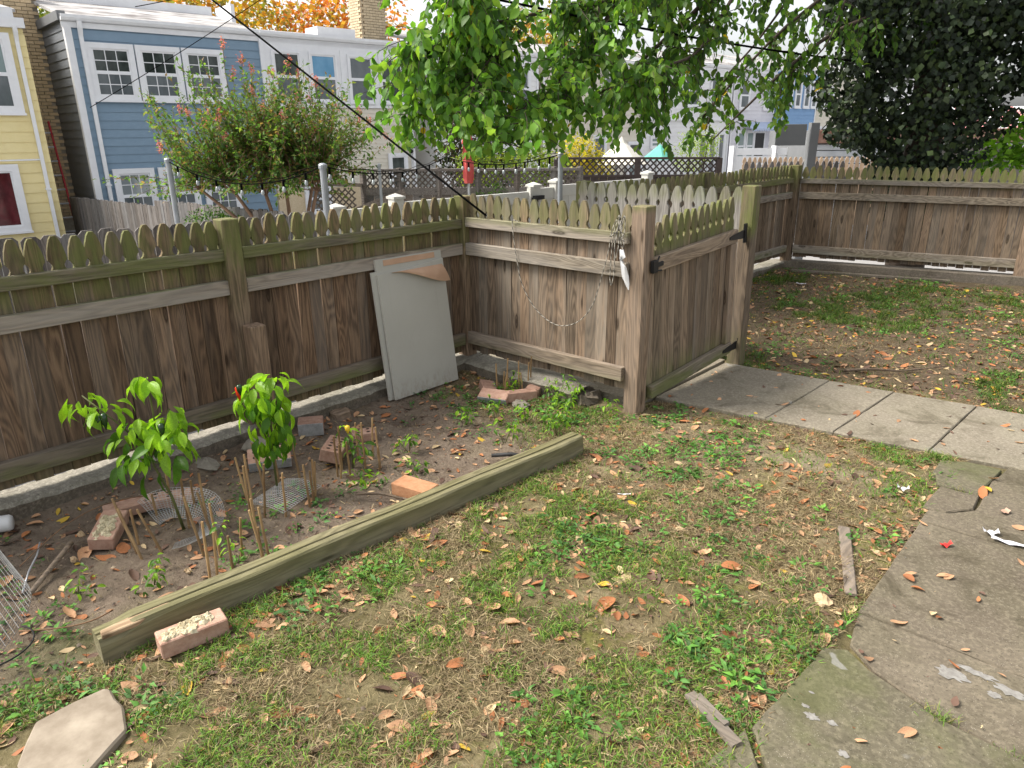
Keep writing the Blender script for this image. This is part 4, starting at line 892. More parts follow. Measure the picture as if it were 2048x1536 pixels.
# --- stakes
stm = []
for k in range(3):
    m = MB(); m.tube([(0, 0, -.04), (.0015 * k, .001, .4), (0, 0, .62), (.002, 0, 1.)], [.0052, .0052, .0048, .0046], 6); stm.append(m.mesh('bamboo_stake', M['bamboo']))
ORD = 'leftmost second third fourth fifth sixth seventh eighth ninth tenth eleventh twelfth thirteenth fourteenth fifteenth sixteenth seventeenth'.split()
def imgx(x, y):
    q = Vector((x - CAM[0], y - CAM[1])); return (q.x * rt0.x + q.y * rt0.y) / (q.x * -math.sin(AZ) + q.y * math.cos(AZ))
def stakes(label, grp, lst):
    lst = sorted(lst, key=lambda q: imgx(q[0], q[1]))
    for i, (x, y, h, lx, ly) in enumerate(lst):
        o = ob('bamboo_stake', stm[random.randrange(3)], None, (x, y, GZ(x, y) - .01), (-ly, lx, 0), (1.05, 1.05, h))
        w0 = 'rightmost' if i == len(lst) - 1 else 'leftmost' if i == 0 else ORD[i] + ' from left'
        tag(o, ('leaning ' if math.hypot(lx, ly) > .2 else '') + label + ', ' + w0, 'stake', grp)
stakes('bamboo stake round the leftmost pepper plant', 'stakes round the leftmost pepper plant', [(.742, -2.635, .26, -.35, -.1), (.80, -2.64, .24, -.4, -.1), (.80, -2.56, .22, -.3, -.2), (.66, -2.60, .17, -.1, 0), (.70, -2.40, .27, .0, 0), (.80, -2.36, .28, -.15, .05), (.96, -2.46, .27, -.25, -.05), (.93, -2.39, .26, -.3, -.05), (.55, -2.47, .15, -.1, 0), (.50, -2.38, .2, -.05, 0), (.62, -2.33, .2, 0, 0)])
stakes('bamboo stake beside the small feathery plant', 'stakes round the small feathery plant', [(1.154, -2.53, .28, -.02, .03), (1.17, -2.51, .24, .03, .05), (1.219, -2.465, .23, .0, .0), (1.02, -2.42, .26, -.1, 0)])
stakes('bamboo stake round the second pepper plant', 'stakes round the second pepper plant', [(.77, -2.15, .25, -.03, 0), (.81, -2.155, .3, -.25, .1), (.86, -2.13, .28, .1, .05), (.66, -2.1, .24, -.3, 0), (.92, -2.06, .23, .02, .02), (.60, -1.98, .25, -.3, 0), (.66, -1.93, .24, -.1, 0), (.76, -1.87, .3, -.2, .0), (.93, -1.94, .22, -.1, 0), (.89, -1.885, .21, .05, .05), (.90, -1.90, .17, -.05, 0), (.865, -1.87, .2, -.05, .05), (1.05, -2.265, .22, -.1, 0), (1.18, -2.315, .24, -.2, -.05), (1.195, -2.30, .25, -.15, 0), (1.09, -2.37, .21, .06, .08), (1.13, -2.30, .15, 0, 0)])
stakes('bamboo stake beside the small pepper with yellow fruit', 'stakes round the small pepper plant', [(.742, -1.656, .23, -.02, 0), (.775, -1.66, .19, .0, .03), (.70, -1.60, .25, 0, 0), (.80, -1.62, .2, -.06, 0), (.82, -1.54, .28, -.03, 0), (.85, -1.47, .23, -.08, 0), (.87, -1.49, .14, -.03, 0), (.72, -1.42, .24, .03, .05), (.66, -1.47, .22, 0, 0)])
stakes('bamboo stake standing inside the brick ring', 'stakes in the brick ring', [(.576, -.298, .22, -.05, .0), (.60, -.27, .16, .02, .05), (.59, -.225, .24, .05, 0), (.65, -.17, .22, -.02, 0), (.675, -.09, .24, .05, 0), (.63, -.30, .17, .1, .1), (.69, -.18, .15, -.12, 0), (.69, -.13, .21, 0, .05)])

# --- wire mesh
def wiremesh(name, label, fn, nu, nv, seg=10, rad=.0009, cat='mesh', mat=None):
    m = MB(); m3 = 3
    for i in range(nu + 1): m.tube([fn(i / nu, k / seg) for k in range(seg + 1)], rad, m3, False)
    for j in range(nv + 1): m.tube([fn(k / seg, j / nv) for k in range(seg + 1)], rad, m3, False)
    p = fn(.5, .5); m.solo(name, mat or M['wire'], label, cat, (p[0], p[1], p[2]))
def mesh1(u, v):
    a = math.radians(200 - 235 * u); rr = .20 - .11 * v; q = 1.25
    return (.68 + rr * math.cos(a) * 1.05 + .05 * u, -2.45 + rr * math.sin(a) * .95, .012 + .10 * (1 - v) ** 1.2 * (.4 + .6 * max(0, math.cos((u - .25) * 3.2))) + .006 * math.sin(u * 17 + v * 5))
wiremesh('wire_mesh', 'curled piece of wire mesh round the leftmost pepper plant', mesh1, 46, 16, 22)
wiremesh('wire_mesh', 'flat piece of wire mesh at the foot of the second pepper plant', lambda u, v: (.74 + .2 * u - .06 * v, -2.15 + .07 * u + .24 * v, .02 + .018 * math.sin(u * 3.1) + .02 * v), 17, 19, 8)
def mesh3(u, v): a = 2.2 * u - .3; return (.95 + .22 * math.cos(a) - .12 + .35 * (v - .5), -3.30 + .26 * math.sin(a) * .9 , .02 + .17 * math.sin(a * .75 + .3))
M['darkwire'] = simple('dull mesh wire', (.09, .09, .088), (.17, .17, .165), 30, .6, 0, 0, .4, .2)
wiremesh('wire_mesh', 'coil of wire mesh lying at the left edge of the picture', mesh3, 26, 22, 14, mat=M['darkwire'])
def wireloop(label, pts, r_=.0025, mat='rust'): 
    m = MB(); m.tube(pts, r_, 5); m.solo('wire', M[mat], label, 'wire', tuple(pts[0]), smooth=True)
wireloop('rusty wire bent in a loop on the bare soil left of the timber', [(.98 + .16 * math.sin(a * .9), -3.12 + .11 * a, .02 + .02 * math.sin(a)) for a in np.linspace(0, 2.3, 14)])
wireloop('dark wire hoop curving up at the left edge', [(1.02 + .20 * math.sin(a), -3.22 + .16 * math.cos(a) * .8, .03 + .05 * math.sin(a)) for a in np.linspace(-.4, 3., 18)], .003, 'hose')
wireloop('thin rusty wire trailing from the kerb to the left bricks', [(.55 - .1 * f - .12 * math.sin(f * 2.5), -3.0 + .62 * f, .03 + .05 * math.sin(f * 3.)) for f in np.linspace(0, 1, 14)], .002)
wireloop('bent grey rod beside the wooden handle', [(.47, -2.90, .06), (.52, -2.93, .035), (.60, -2.985, .02), (.72, -3.04, .01)], .004, 'alu')
m = MB(); m.tube([(.49, -2.80, .02), (.53, -2.83, .02), (.75, -3.02, .015)], [.012, .011, .01], 8); m.solo('tool_handle', M['stick'], 'brown wooden tool handle lying at the left edge', 'handle', (.6, -2.9, .02), smooth=True)
m = MB(); m.tube([(.10, -3.05, .05), (.16, -2.93, .045), (.165, -2.92, .045)], [.036, .036, .030], 14); m.solo('plastic_bottle', M['plastic'], 'white plastic container by the kerb at the left edge', 'container', (.13, -2.98, .02), smooth=True)

# --- pepper plants
def leaf_mesh(droop, fold, w, seed, name='leaf'):
    rr = random.Random(seed); n = 7; vs = []
    for i in range(n + 1):
        f = i / n; hw = w * (math.sin(min(1, f * 1.15) * math.pi) ** .8 * .5 if 0 < f < .87 else (.0 if f == 0 else .5 * .42 * (1 - f) / .13)); hw *= 1 - .25 * f
        a = droop * f; x = math.sin(a) / droop if droop else f; z = -(1 - math.cos(a)) / droop if droop else 0
        wv = .02 * math.sin(f * 13 + seed)
        vs += [(x, hw, z + fold * hw + wv), (x, hw * .5, z + fold * hw * .35), (x, 0, z - .012), (x, -hw * .5, z + fold * hw * .35), (x, -hw, z + fold * hw - wv)]
    m = MB(); m.add(vs, [(i * 5 + k, i * 5 + k + 1, i * 5 + k + 6, i * 5 + k + 5) for i in range(n) for k in range(4)])
    me = m.mesh(name, None, smooth=True); return me
PL = [leaf_mesh(d, f, w_, i) for i, (d, f, w_) in enumerate(((.9, .35, .44), (1.3, .5, .40), (.6, .25, .46), (1.6, .45, .38)))]
for x in PL: x.materials.append(M['peppleaf'])
RT = np.array([math.cos(AZ), math.sin(AZ), 0]); FWD = np.array([-math.sin(AZ), math.cos(AZ), 0])
def plant(name, label, cat, base, stems, leaves, fruits=(), seed=0, stemr=.007, mats=('peppleaf', 'peppleaf2')):
    """stems: polylines in (u right, w away, z) metres; leaves: (u, w, z, length, yaw right=0, pitch, tone)"""
    rr = random.Random(seed); r = thing(name, label, cat, base); B0 = np.array(base)
    W = lambda u, w_, z: tuple(B0 + RT * u + FWD * w_ + np.array([0, 0, z]))
    for k, s in enumerate(stems):
        m = MB(); m.tube([W(*p) for p in s], np.linspace(stemr if k == 0 else stemr * .6, stemr * .4, len(s)), 6); m.build('stem', M['stem'], r, smooth=True)
    for (u, w_, z, L_, yaw, pit, tone) in leaves:
        p = W(u, w_, z); me = PL[rr.randrange(4)]; o = ob('leaf', me, r, tuple(np.array(p) - B0), (rr.uniform(-.5, .5), pit, yaw + AZ), L_, M[mats[1] if tone else mats[0]])
        q = np.array(p) - B0; tgt = o.matrix_basis
    for (u, w_, z, L_, mt) in fruits:
        m = MB(); p = W(u, w_, z); m.tube([(p[0], p[1], p[2]), (p[0], p[1], p[2] - .1 * L_), (p[0] + .02 * L_, p[1], p[2] - .5 * L_), (p[0] + .05 * L_, p[1], p[2] - L_)], [.006, .014, .012, .002], 8); m.build('pepper', M[mt], r, smooth=True)
    return r
def whorl(c, n, L0, L1, spread, tone, rr, pit=(.0, .9)):
    out = []
    for k in range(n):
        yaw = 2 * math.pi * (k + rr.random() * .7) / n; d = rr.uniform(.2, 1) * spread
        out.append((c[0] + d * math.cos(yaw), c[1] + d * math.sin(yaw), c[2] + rr.uniform(-.04, .03), rr.uniform(L0, L1), yaw, rr.uniform(*pit), rr.random() < tone))
    return out
rr = random.Random(5); lv = []
for c, n, sp, tone in (((-.32, 0, .60), 7, .05, .8), ((-.25, .02, .56), 5, .05, .8), ((-.07, .05, .66), 7, .03, .9), ((-.10, .0, .50), 8, .06, .7), ((.0, .05, .52), 7, .05, .7), ((-.02, -.02, .44), 8, .07, .4), ((-.16, 0, .46), 7, .06, .4), ((-.10, -.06, .38), 6, .05, .15), ((-.02, .05, .37), 6, .06, .1), ((-.17, -.02, .34), 5, .04, .3), ((.05, 0, .46), 4, .04, .6)): lv += whorl(c, n + 5, .06, .125, sp * 1.2, min(1, tone + .15), rr, (.1, 1.1))
lv += [(-.10, -.05, .28, .13, 3.6, 1.2, 0), (-.06, 0, .27, .12, 3.9, 1.3, 0), (.02, -.03, .33, .12, 5.5, 1.1, 0)]
plant('pepper_plant', 'tall leafy pepper plant at the left with dark green fruit', 'plant', (.70, -2.42, 0.), [[(0, 0, -.02), (-.03, 0, .16), (-.08, 0, .30), (-.10, 0, .40)], [(-.09, 0, .36), (-.18, 0, .48), (-.25, 0, .55), (-.32, 0, .62)], [(-.085, 0, .34), (-.03, .02, .45), (.0, .05, .54)], [(-.06, .03, .40), (-.07, .05, .55), (-.07, .05, .68)], [(-.10, 0, .40), (-.12, -.03, .46), (-.10, 0, .52)]], lv,
      [(-.22, -.05, .56, .07, 'pepper'), (-.10, -.05, .50, .05, 'pepper'), (.0, -.04, .51, .06, 'pepper'), (-.24, -.05, .55, .06, 'pepper')], 1)
rr = random.Random(9); lv = []
for c, n, sp, tone, pt in (((-.04, 0, .56), 8, .05, .9, (.0, 1.)), ((.04, .02, .575), 8, .04, .9, (-.2, .9)), ((-.09, 0, .50), 6, .04, .7, (.4, 1.2)), ((.0, -.03, .50), 7, .05, .6, (.5, 1.3)), ((.06, 0, .47), 6, .04, .5, (.6, 1.3)), ((-.05, 0, .42), 7, .06, .4, (.7, 1.4)), ((.03, 0, .38), 7, .06, .3, (.8, 1.45)), ((-.03, 0, .32), 7, .06, .3, (.9, 1.45)), ((.05, 0, .30), 6, .05, .2, (.9, 1.5)), ((0, -.03, .25), 6, .06, .3, (1., 1.5))): lv += whorl(c, n + 4, .065, .125, sp * 1.15, min(1, tone + .15), rr, pt)
plant('pepper_plant', 'upright bushy pepper plant with one red fruit by the fence post', 'plant', (.715, -1.975, 0.), [[(0, 0, -.02), (.0, 0, .2), (.01, 0, .38), (.04, 0, .58)], [(.0, 0, .22), (-.05, 0, .38), (-.07, 0, .54)], [(.0, 0, .28), (.05, .02, .4), (.07, .02, .5)], [(-.03, 0, .33), (-.03, .03, .45), (-.02, .02, .56)]], lv, [(-.10, -.05, .56, .07, 'pepperred'), (-.09, -.06, .57, .05, 'pepper')], 2, .006)
rr = random.Random(13); lv = []
for c, n, sp, tone in (((-.02, 0, .19), 6, .02, .4), ((0, 0, .14), 7, .03, .3), ((.03, 0, .12), 7, .04, .3), ((.04, 0, .06), 7, .05, .2)): lv += whorl(c, n, .05, .08, sp, tone, rr, (-.3, .8))
plant('pepper_plant', 'small pepper plant with one yellow fruit among stakes', 'plant', (.735, -1.555, 0.), [[(0, 0, -.02), (0, 0, .1), (-.02, 0, .2)], [(0, 0, .05), (.04, 0, .13)]], lv, [(-.005, -.03, .235, .045, 'pepperyellow')], 3, .004)
rr = random.Random(15); lv = []
for c, n, sp, tone in (((-.02, 0, .16), 8, .03, .8), ((.01, 0, .12), 8, .04, .7), ((.02, 0, .08), 7, .04, .6)): lv += whorl(c, n, .025, .045, sp, tone, rr, (-.5, .6))
plant('seedling', 'small feathery green plant among stakes beside the timber', 'plant', (1.118, -2.425, 0.), [[(0, 0, -.02), (0, 0, .1), (-.02, 0, .17)]], lv, (), 4, .003)
WEEDS = [(.86, -.62, .12, 'pale green weed in the bed left of the brick ring'), (1.02, -.52, .12, 'spreading pale weed behind the far end of the timber'), (1.18, -.42, .14, 'leafy weed just beyond the timber end'), (1.28, -.55, .16, 'tall thin weed leaning over the far timber end'), (.98, -.18, .20, 'bushy light green weed right of the brick ring'), (1.08, -.22, .17, 'weed with a yellowing leaf right of the brick ring'), (.88, -.07, .14, 'dark low weed between the brick ring and the kerb'), (.66, -.19, .10, 'dark weed growing inside the brick ring'), (1.10, -.80, .10, 'low clump of weeds by the black hose'), (.78, -.78, .09, 'low weed in the middle of the bed'), (1.30, -.12, .08, 'small weed near the broken kerb end'), (.82, -1.25, .10, 'weed clump beyond the small pepper plant'), (1.02, -1.38, .08, 'clover like weed left of the orange brick'), (.92, -1.62, .08, 'creeping weed in front of the small pepper plant'), (.86, -2.90, .07, 'dark leafy weed near the left bricks'), (1.00, -2.68, .08, 'weed patch near the left end of the timber'), (.62, -.28, .08, 'pale weed left of the brick ring stakes')]
for i, (x, y, h, lab) in enumerate(WEEDS):
    rr = random.Random(100 + i); lv = []; n = 4 + int(h * 25); st = []
    for k in range(n):
        a = rr.random() * 6.28; d = rr.uniform(.01, .09); z = rr.uniform(.35, 1) * h; u, w_ = d * math.cos(a), d * math.sin(a); st.append([(0, 0, -.01), (u * .5, w_ * .5, z * .6), (u, w_, z)]); lv += whorl((u, w_, z), 5, .028, .05, .018, .5, rr, (-.3, .7))
    plant('weed', lab, 'weed', (x, y, GZ(x, y)), st, lv, (), 50 + i, .0022, ('peppleaf', 'peppleaf2') if i % 3 else ('weedleaf', 'peppleaf2')) if 'weedleaf' in M else plant('weed', lab, 'weed', (x, y, GZ(x, y)), st, lv, (), 50 + i, .0022)

# --- rope and plastic on the short fence
def rope(label, name, pts, r_=.0028):
    pts = [Vector(p) for p in pts]; dense = []
    for i in range(len(pts) - 1):
        k = max(1, int((pts[i + 1] - pts[i]).length / .006))
        dense += [pts[i].lerp(pts[i + 1], j / k) for j in range(k)]
    m = MB(); m.tube(dense, r_, 6, False); V = np.array(m.v); n = len(dense); ring = np.repeat(np.arange(n), 6); k = np.tile(np.arange(6), n)
    dark = ((ring + k) % 6) < 3; col = np.where(dark[:, None], np.array([[.03, .03, .028]]), np.array([[.42, .39, .33]])); F = np.array([f for f in m.f])
    return V, F, col
def curve(pts, n=60):
    pts = [np.array(p, float) for p in pts]; pts = [2 * pts[0] - pts[1]] + pts + [2 * pts[-1] - pts[-2]]; out = []
    for i in range(1, len(pts) - 2):
        for t_ in np.linspace(0, 1, n // (len(pts) - 3), endpoint=False):
            a, b_, c_, d = pts[i - 1:i + 3]; out.append(.5 * (2 * b_ + (c_ - a) * t_ + (2 * a - 5 * b_ + 4 * c_ - d) * t_ ** 2 + (3 * b_ - a - 3 * c_ + d) * t_ ** 3))
    return out + [pts[-2]]
Y0 = -.052
rp = [rope('', '', curve([(.54, -.046, 1.082), (.50, -.05, 1.086), (.50, Y0, 1.03), (.515, Y0, .93), (.53, Y0, .86), (.57, -.05, .70), (.66, -.04, .56), (.78, -.035, .48), (.90, -.035, .465), (1.03, -.035, .52), (1.13, -.04, .64), (1.20, Y0, .83), (1.24, Y0, .98), (1.258, -.05, 1.09), (1.285, -.03, 1.165), (1.295, -.03, 1.15)], 150))]
for k, (x, lo) in enumerate(((1.270, .775), (1.296, .93))):
    rp.append(rope('', '', curve([(1.29, -.03, 1.16 - .004 * k), (x, -.056 - .004 * k, 1.06), (x - .012, -.058 - .003 * k, lo + .07), (x - .003, -.06, lo), (x + .014, -.058 - .003 * k, lo + .07), (x + .012, -.054, 1.04), (1.30 + .008 * k, -.03, 1.15)], 50)))
rp.append(rope('', '', curve([(1.245, -.055, 1.05), (1.29, -.062, 1.08), (1.335, -.05, 1.17), (1.34, -.052, 1.08), (1.322, -.058, 1.05), (1.345, -.06, 1.03), (1.335, -.06, .98)], 50))); rp.append(rope('', '', curve([(1.335, -.05, 1.17), (1.32, -.055, 1.09), (1.34, -.06, 1.06), (1.325, -.062, 1.04), (1.332, -.06, .99)], 40)))
V, F, C_c = join(rp); me = tri_mesh('rope', V - np.array((.9, -.05, .46)), F, M['ropem'], C_c, True); tag(ob('rope', me, None, (.9, -.05, .46)), 'black and white cord looped over the short fence', 'rope')
m = MB(); pts = [(1.335, -.068, .985), (1.345, -.075, .95), (1.335, -.07, .93), (1.365, -.08, .90), (1.372, -.078, .84), (1.385, -.07, .79), (1.398, -.068, .765)]; vs = []
for i, p in enumerate(pts):
    w_ = (.012, .02, .006, .018, .022, .012, .002)[i]
    for k in range(4): vs.append((p[0] + w_ * (k - 1.5) / 1.5, p[1] + .008 * math.sin(k * 2.2 + i * 1.7), p[2] + .006 * math.sin(k * 3 + i)))
m.add(vs, [(i * 4 + k, i * 4 + k + 1, i * 4 + k + 5, i * 4 + k + 4) for i in range(len(pts) - 1) for k in range(3)]); m.solo('plastic_strip', M['plastic'], 'torn white plastic strip knotted to the cord beside the gate post', 'plastic', (1.37, -.07, .9), smooth=True)

# --- odds and ends on the ground
def slabstone(name, label, poly, z0, z1, mat, cat, bev=.006):
    m = MB(); m.prism(poly, 2, z0, z1); c = poly[0]; m.solo(name, M[mat], label, cat, (c[0], c[1], z0), bevel=bev)
slabstone('stone_slab', 'pale buff stone slab lying in the near left corner', [(1.487, -3.03), (1.505, -3.018), (1.56, -3.024), (1.61, -3.020), (1.66, -3.035), (1.712, -3.05), (1.74, -3.10), (1.79, -3.18), (1.70, -3.27), (1.62, -3.30), (1.55, -3.26), (1.482, -3.215), (1.478, -3.12)], -.01, .022, 'marble', 'stone')
m = MB(); m.bar((2.845, -.56, .012), (3.03, -1.03, .014), .018, .045, (0, 0, 1)); m.jitter(.004, 2); m.solo('wood_scrap', M['stick'], 'flat weathered wood strip lying near the patio edge', 'wood', (2.9, -.8, 0), bevel=.003)
m = MB(); m.bar((2.84, -1.865, .015), (3.035, -1.955, .02), .015, .035); m.bar((2.86, -1.86, .024), (2.98, -1.91, .028), .008, .02); m.jitter(.003, 3); m.solo('wood_scrap', M['stickx'], 'splintered grey wood strip at the corner of the near patio slab', 'wood', (2.9, -1.9, 0))
m = MB(); m.tube([(1.40, -.92, .02), (1.30, -.96, .028), (1.22, -1.03, .02)], [.011, .011, .011], 8); m.solo('hose_piece', M['hose'], 'short piece of black hose in the bed weeds', 'hose', (1.3, -.97, .02), smooth=True)
m = MB(); m.lathe((.13, -1.20, -.01), [(.062, 0), (.06, .05), (.05, .056)], 16); m.jitter(.004, 8); m.solo('stump', M['stick'], 'low sawn round stump beside the kerb', 'stump', (.13, -1.2, 0))
def lump(label, x, y, sx, sy, sz, seed, mat='rock', name='concrete_lump', cat='rubble'):
    rr = random.Random(seed); m = MB(); n = 9; vs = []
    for i in range(6):
        f = i / 5
        for j in range(n): a = 2 * math.pi * j / n; q = math.sin(math.pi * (.12 + .8 * f)) * rr.uniform(.75, 1.2); vs.append((x + sx * q * math.cos(a), y + sy * q * math.sin(a), -.01 + sz * f + rr.uniform(-.006, .006)))
    m.add(vs, [(i * n + j, i * n + (j + 1) % n, (i + 1) * n + (j + 1) % n, (i + 1) * n + j) for i in range(5) for j in range(n)] + [tuple(range(n))[::-1], tuple(5 * n + j for j in range(n))]); m.solo(name, M[mat], label, cat, (x, y, 0))
lump('mossy concrete lump at the foot of the left fence post', .22, -1.80, .085, .07, .10, 1); lump('low crumbled concrete lump by the kerb behind the leftmost plant', .17, -2.06, .10, .05, .05, 2)
lump('crust of mortar rubble in front of the brick ring', .83, -.36, .07, .05, .05, 5)
for i, (x, y, s_) in enumerate(((1.03, -2.56, .018), (.93, -2.62, .014), (1.16, -2.62, .02), (.60, -2.83, .016), (2.965, -1.13, .035), (.42, -2.74, .02))): lump(('round tan pebble near the timber end', 'small tan pebble in the soil by the stakes', 'pale pebble beside the near stakes', 'brown pebble left of the bricks', 'round brown stone by the patio edge', 'upright brown stone near the kerb')[i], x, y, s_, s_ * .8, s_ * 1.3, 20 + i, 'pebble', 'pebble', 'pebble')
def scrap(label, x, y, z, L_, w_, yaw, mat, name, cat, curl=.01):
    m = MB(); vs = []
    for i in range(7):
        f = i / 6 - .5
        for k in (-1, 0, 1): u, v = f * L_, k * w_ / 2 * (1 - .5 * abs(f)); vs.append((x + u * math.cos(yaw) - v * math.sin(yaw), y + u * math.sin(yaw) + v * math.cos(yaw), z + .004 + curl * (f * f * 3 + .3 * math.sin(i * 2 + k))))
    m.add(vs, [(i * 3 + k, i * 3 + k + 1, i * 3 + k + 4, i * 3 + k + 3) for i in range(6) for k in range(2)]); m.solo(name, M[mat], label, cat, (x, y, z), smooth=True)
scrap('red plastic scrap lying on the patio', 3.203, -.452, .018, .055, .022, .9, 'red', 'plastic_scrap', 'litter', .02)
scrap('long white paper strip on the patio joint', 3.395, -.262, .02, .13, .03, .1, 'paper', 'paper_strip', 'litter'); scrap('crumpled white paper beside the paper strip', 3.32, -.225, .02, .06, .035, .5, 'paper', 'paper_strip', 'litter', .02)
scrap('red clay chip on the patio', 3.33, .02, .02, .05, .03, 1.2, 'brick_red', 'clay_chip', 'litter'); scrap('crumpled pale wrapper on the lawn edge near the patio', 2.93, -.02, .01, .05, .03, .4, 'paper', 'wrapper', 'litter', .02)
scrap('white scrap in the soil by the rear fence', .70, 4.42, .01, .10, .05, .3, 'paper', 'paper_scrap', 'litter'); scrap('white plastic knife like sliver on the lawn', 1.98, -.93, .015, .06, .008, .7, 'plastic', 'plastic_sliver', 'litter', .004)
m = MB(); m.tube(curve([(2.10, 1.62, .012), (2.25, 1.72, .03), (2.42, 1.86, .02), (2.62, 2.2, .012)], 18), [.012 - .0005 * i for i in range(19)], 7); m.solo('branch', M['stick'], 'pale fallen branch on the far lawn beyond the path', 'branch', (2.3, 1.8, 0), smooth=True)
m = MB(); m.tube(curve([(1.02, -1.75, .012), (1.12, -1.68, .022), (1.24, -1.63, .015), (1.34, -1.58, .012)], 12), .006, 6); m.solo('twig', M['stick'], 'curved brown twig in the bed beside the timber', 'twig', (1.1, -1.7, 0), smooth=True)

# --- old paint splashes on the slabs and grass in the joints
M['splash'] = simple('old white paint', (.15, .14, .125), (.27, .26, .24), 60, .9, .3)
def splash(x, y, r0, r1, seed, z=.0165):
    rr = random.Random(seed); m = MB(); n = 22; pts = [(x + rr.uniform(.55, 1.25) * r0 * math.cos(2 * math.pi * k / n), y + rr.uniform(.55, 1.25) * r1 * math.sin(2 * math.pi * k / n), z) for k in range(n)]
    m.add(pts + [(x, y, z + .0003)], [(k, (k + 1) % n, n) for k in range(n)]); return m.build('paint_splash', M['splash'], patio)
for i, (x, y, a, b_) in enumerate(((3.405, -1.245, .045, .03), (3.46, -1.19, .06, .018), (3.55, -1.215, .05, .02), (3.52, -1.26, .02, .015))): splash(x, y, a, b_, i, .0142 if y < -1.12 else .0165)
for i, (x, y, a) in enumerate(((3.145, -1.715, .022), (3.118, -1.685, .012), (3.20, -1.70, .014), (3.11, -1.62, .008), (3.26, -1.79, .016))): splash(x, y, a, a * .7, 20 + i, .0217)
def tuft(label, x, y, n, h, seed):
    r_ = np.random.default_rng(seed); a = r_.uniform(0, 6.28, n); P = np.c_[x + r_.normal(0, .028, n), y + r_.normal(0, .014, n), np.full(n, .0)]
    v, f, c = cloud(P, np.c_[np.cos(a), np.sin(a), r_.uniform(.6, 2.2, n)], r_.uniform(.4, 1., n) * h, .06, T_BLADE, np.array([(.10, .19, .03), (.14, .23, .04), (.24, .22, .08)])[r_.integers(0, 3, n)], None, 2.); me = tri_mesh('grass_tuft', v - np.array([x, y, 0]), f, M['grass'], c); tag(ob('grass_tuft', me, None, (x, y, .0)), label, 'grass')
tuft('grass tuft growing in the joint between the two near patio slabs', 3.42, -1.468, 90, .06, 1); tuft('small grass tuft in the crack at the broken patio corner', 3.14, .13, 60, .05, 2); tuft('grass tuft at the corner where the path meets the lawn', 2.96, .46, 110, .07, 3); tuft('grass tuft at the mossy slab edge near the lower right corner', 3.60, -1.49, 60, .04, 4)

# --- overhead cables
def cable(label, a, b, s, r_):
    m = MB(); m.tube(sag(a, b, s), r_, 6); m.solo('overhead_cable', M['cable'], label, 'cable', tuple(a), smooth=True)
cable('thick black cable running from the short fence up over the houses', (.262, -.045, 1.10), (-5.37, -.83, 4.40), .0, .0075)
cable('black cable crossing the hanging leaves towards the ivy tree', (-.94, 1.41, 2.644), (.55, 6.95, 2.35), .05, .012)
cable('thin wire crossing in front of the blue house windows', (-12.46, 2.14, 2.125), (-9.9, 5.8, 4.75), .05, .008); cable('thin wire crossing the roof of the blue house', (-12.2, 3.2, 3.95), (-9.5, 4.6, 4.3), .02, .008)
cable('wire from the ivy tree down to the grey row house', (.3, 6.7, 2.15), (-7.2, 24.5, 1.2), .15, .010); cable('second wire from the ivy tree down to the row houses', (.35, 6.75, 2.12), (-6.2, 25.5, 1.35), .2, .010)

# ================================================================== TREES AND SHRUBS
def pick(cols, n, jit=.22):
    c = np.array(cols, float)[rng.integers(0, len(cols), n)]; return np.clip(c * (1 + rng.normal(0, jit, (n, 1))), .004, 1)
def along(pts, step, jit=.01):
    pts = np.array(pts, float); seg = np.linalg.norm(np.diff(pts, axis=0), axis=1); L = seg.sum(); n = max(2, int(L / step)); s = np.linspace(0, L, n); cs = np.r_[0, np.cumsum(seg)]
    P = np.stack([np.interp(s, cs, pts[:, k]) for k in range(3)], 1); T = norm(np.gradient(P, axis=0)); return P + rng.normal(0, jit, P.shape), T

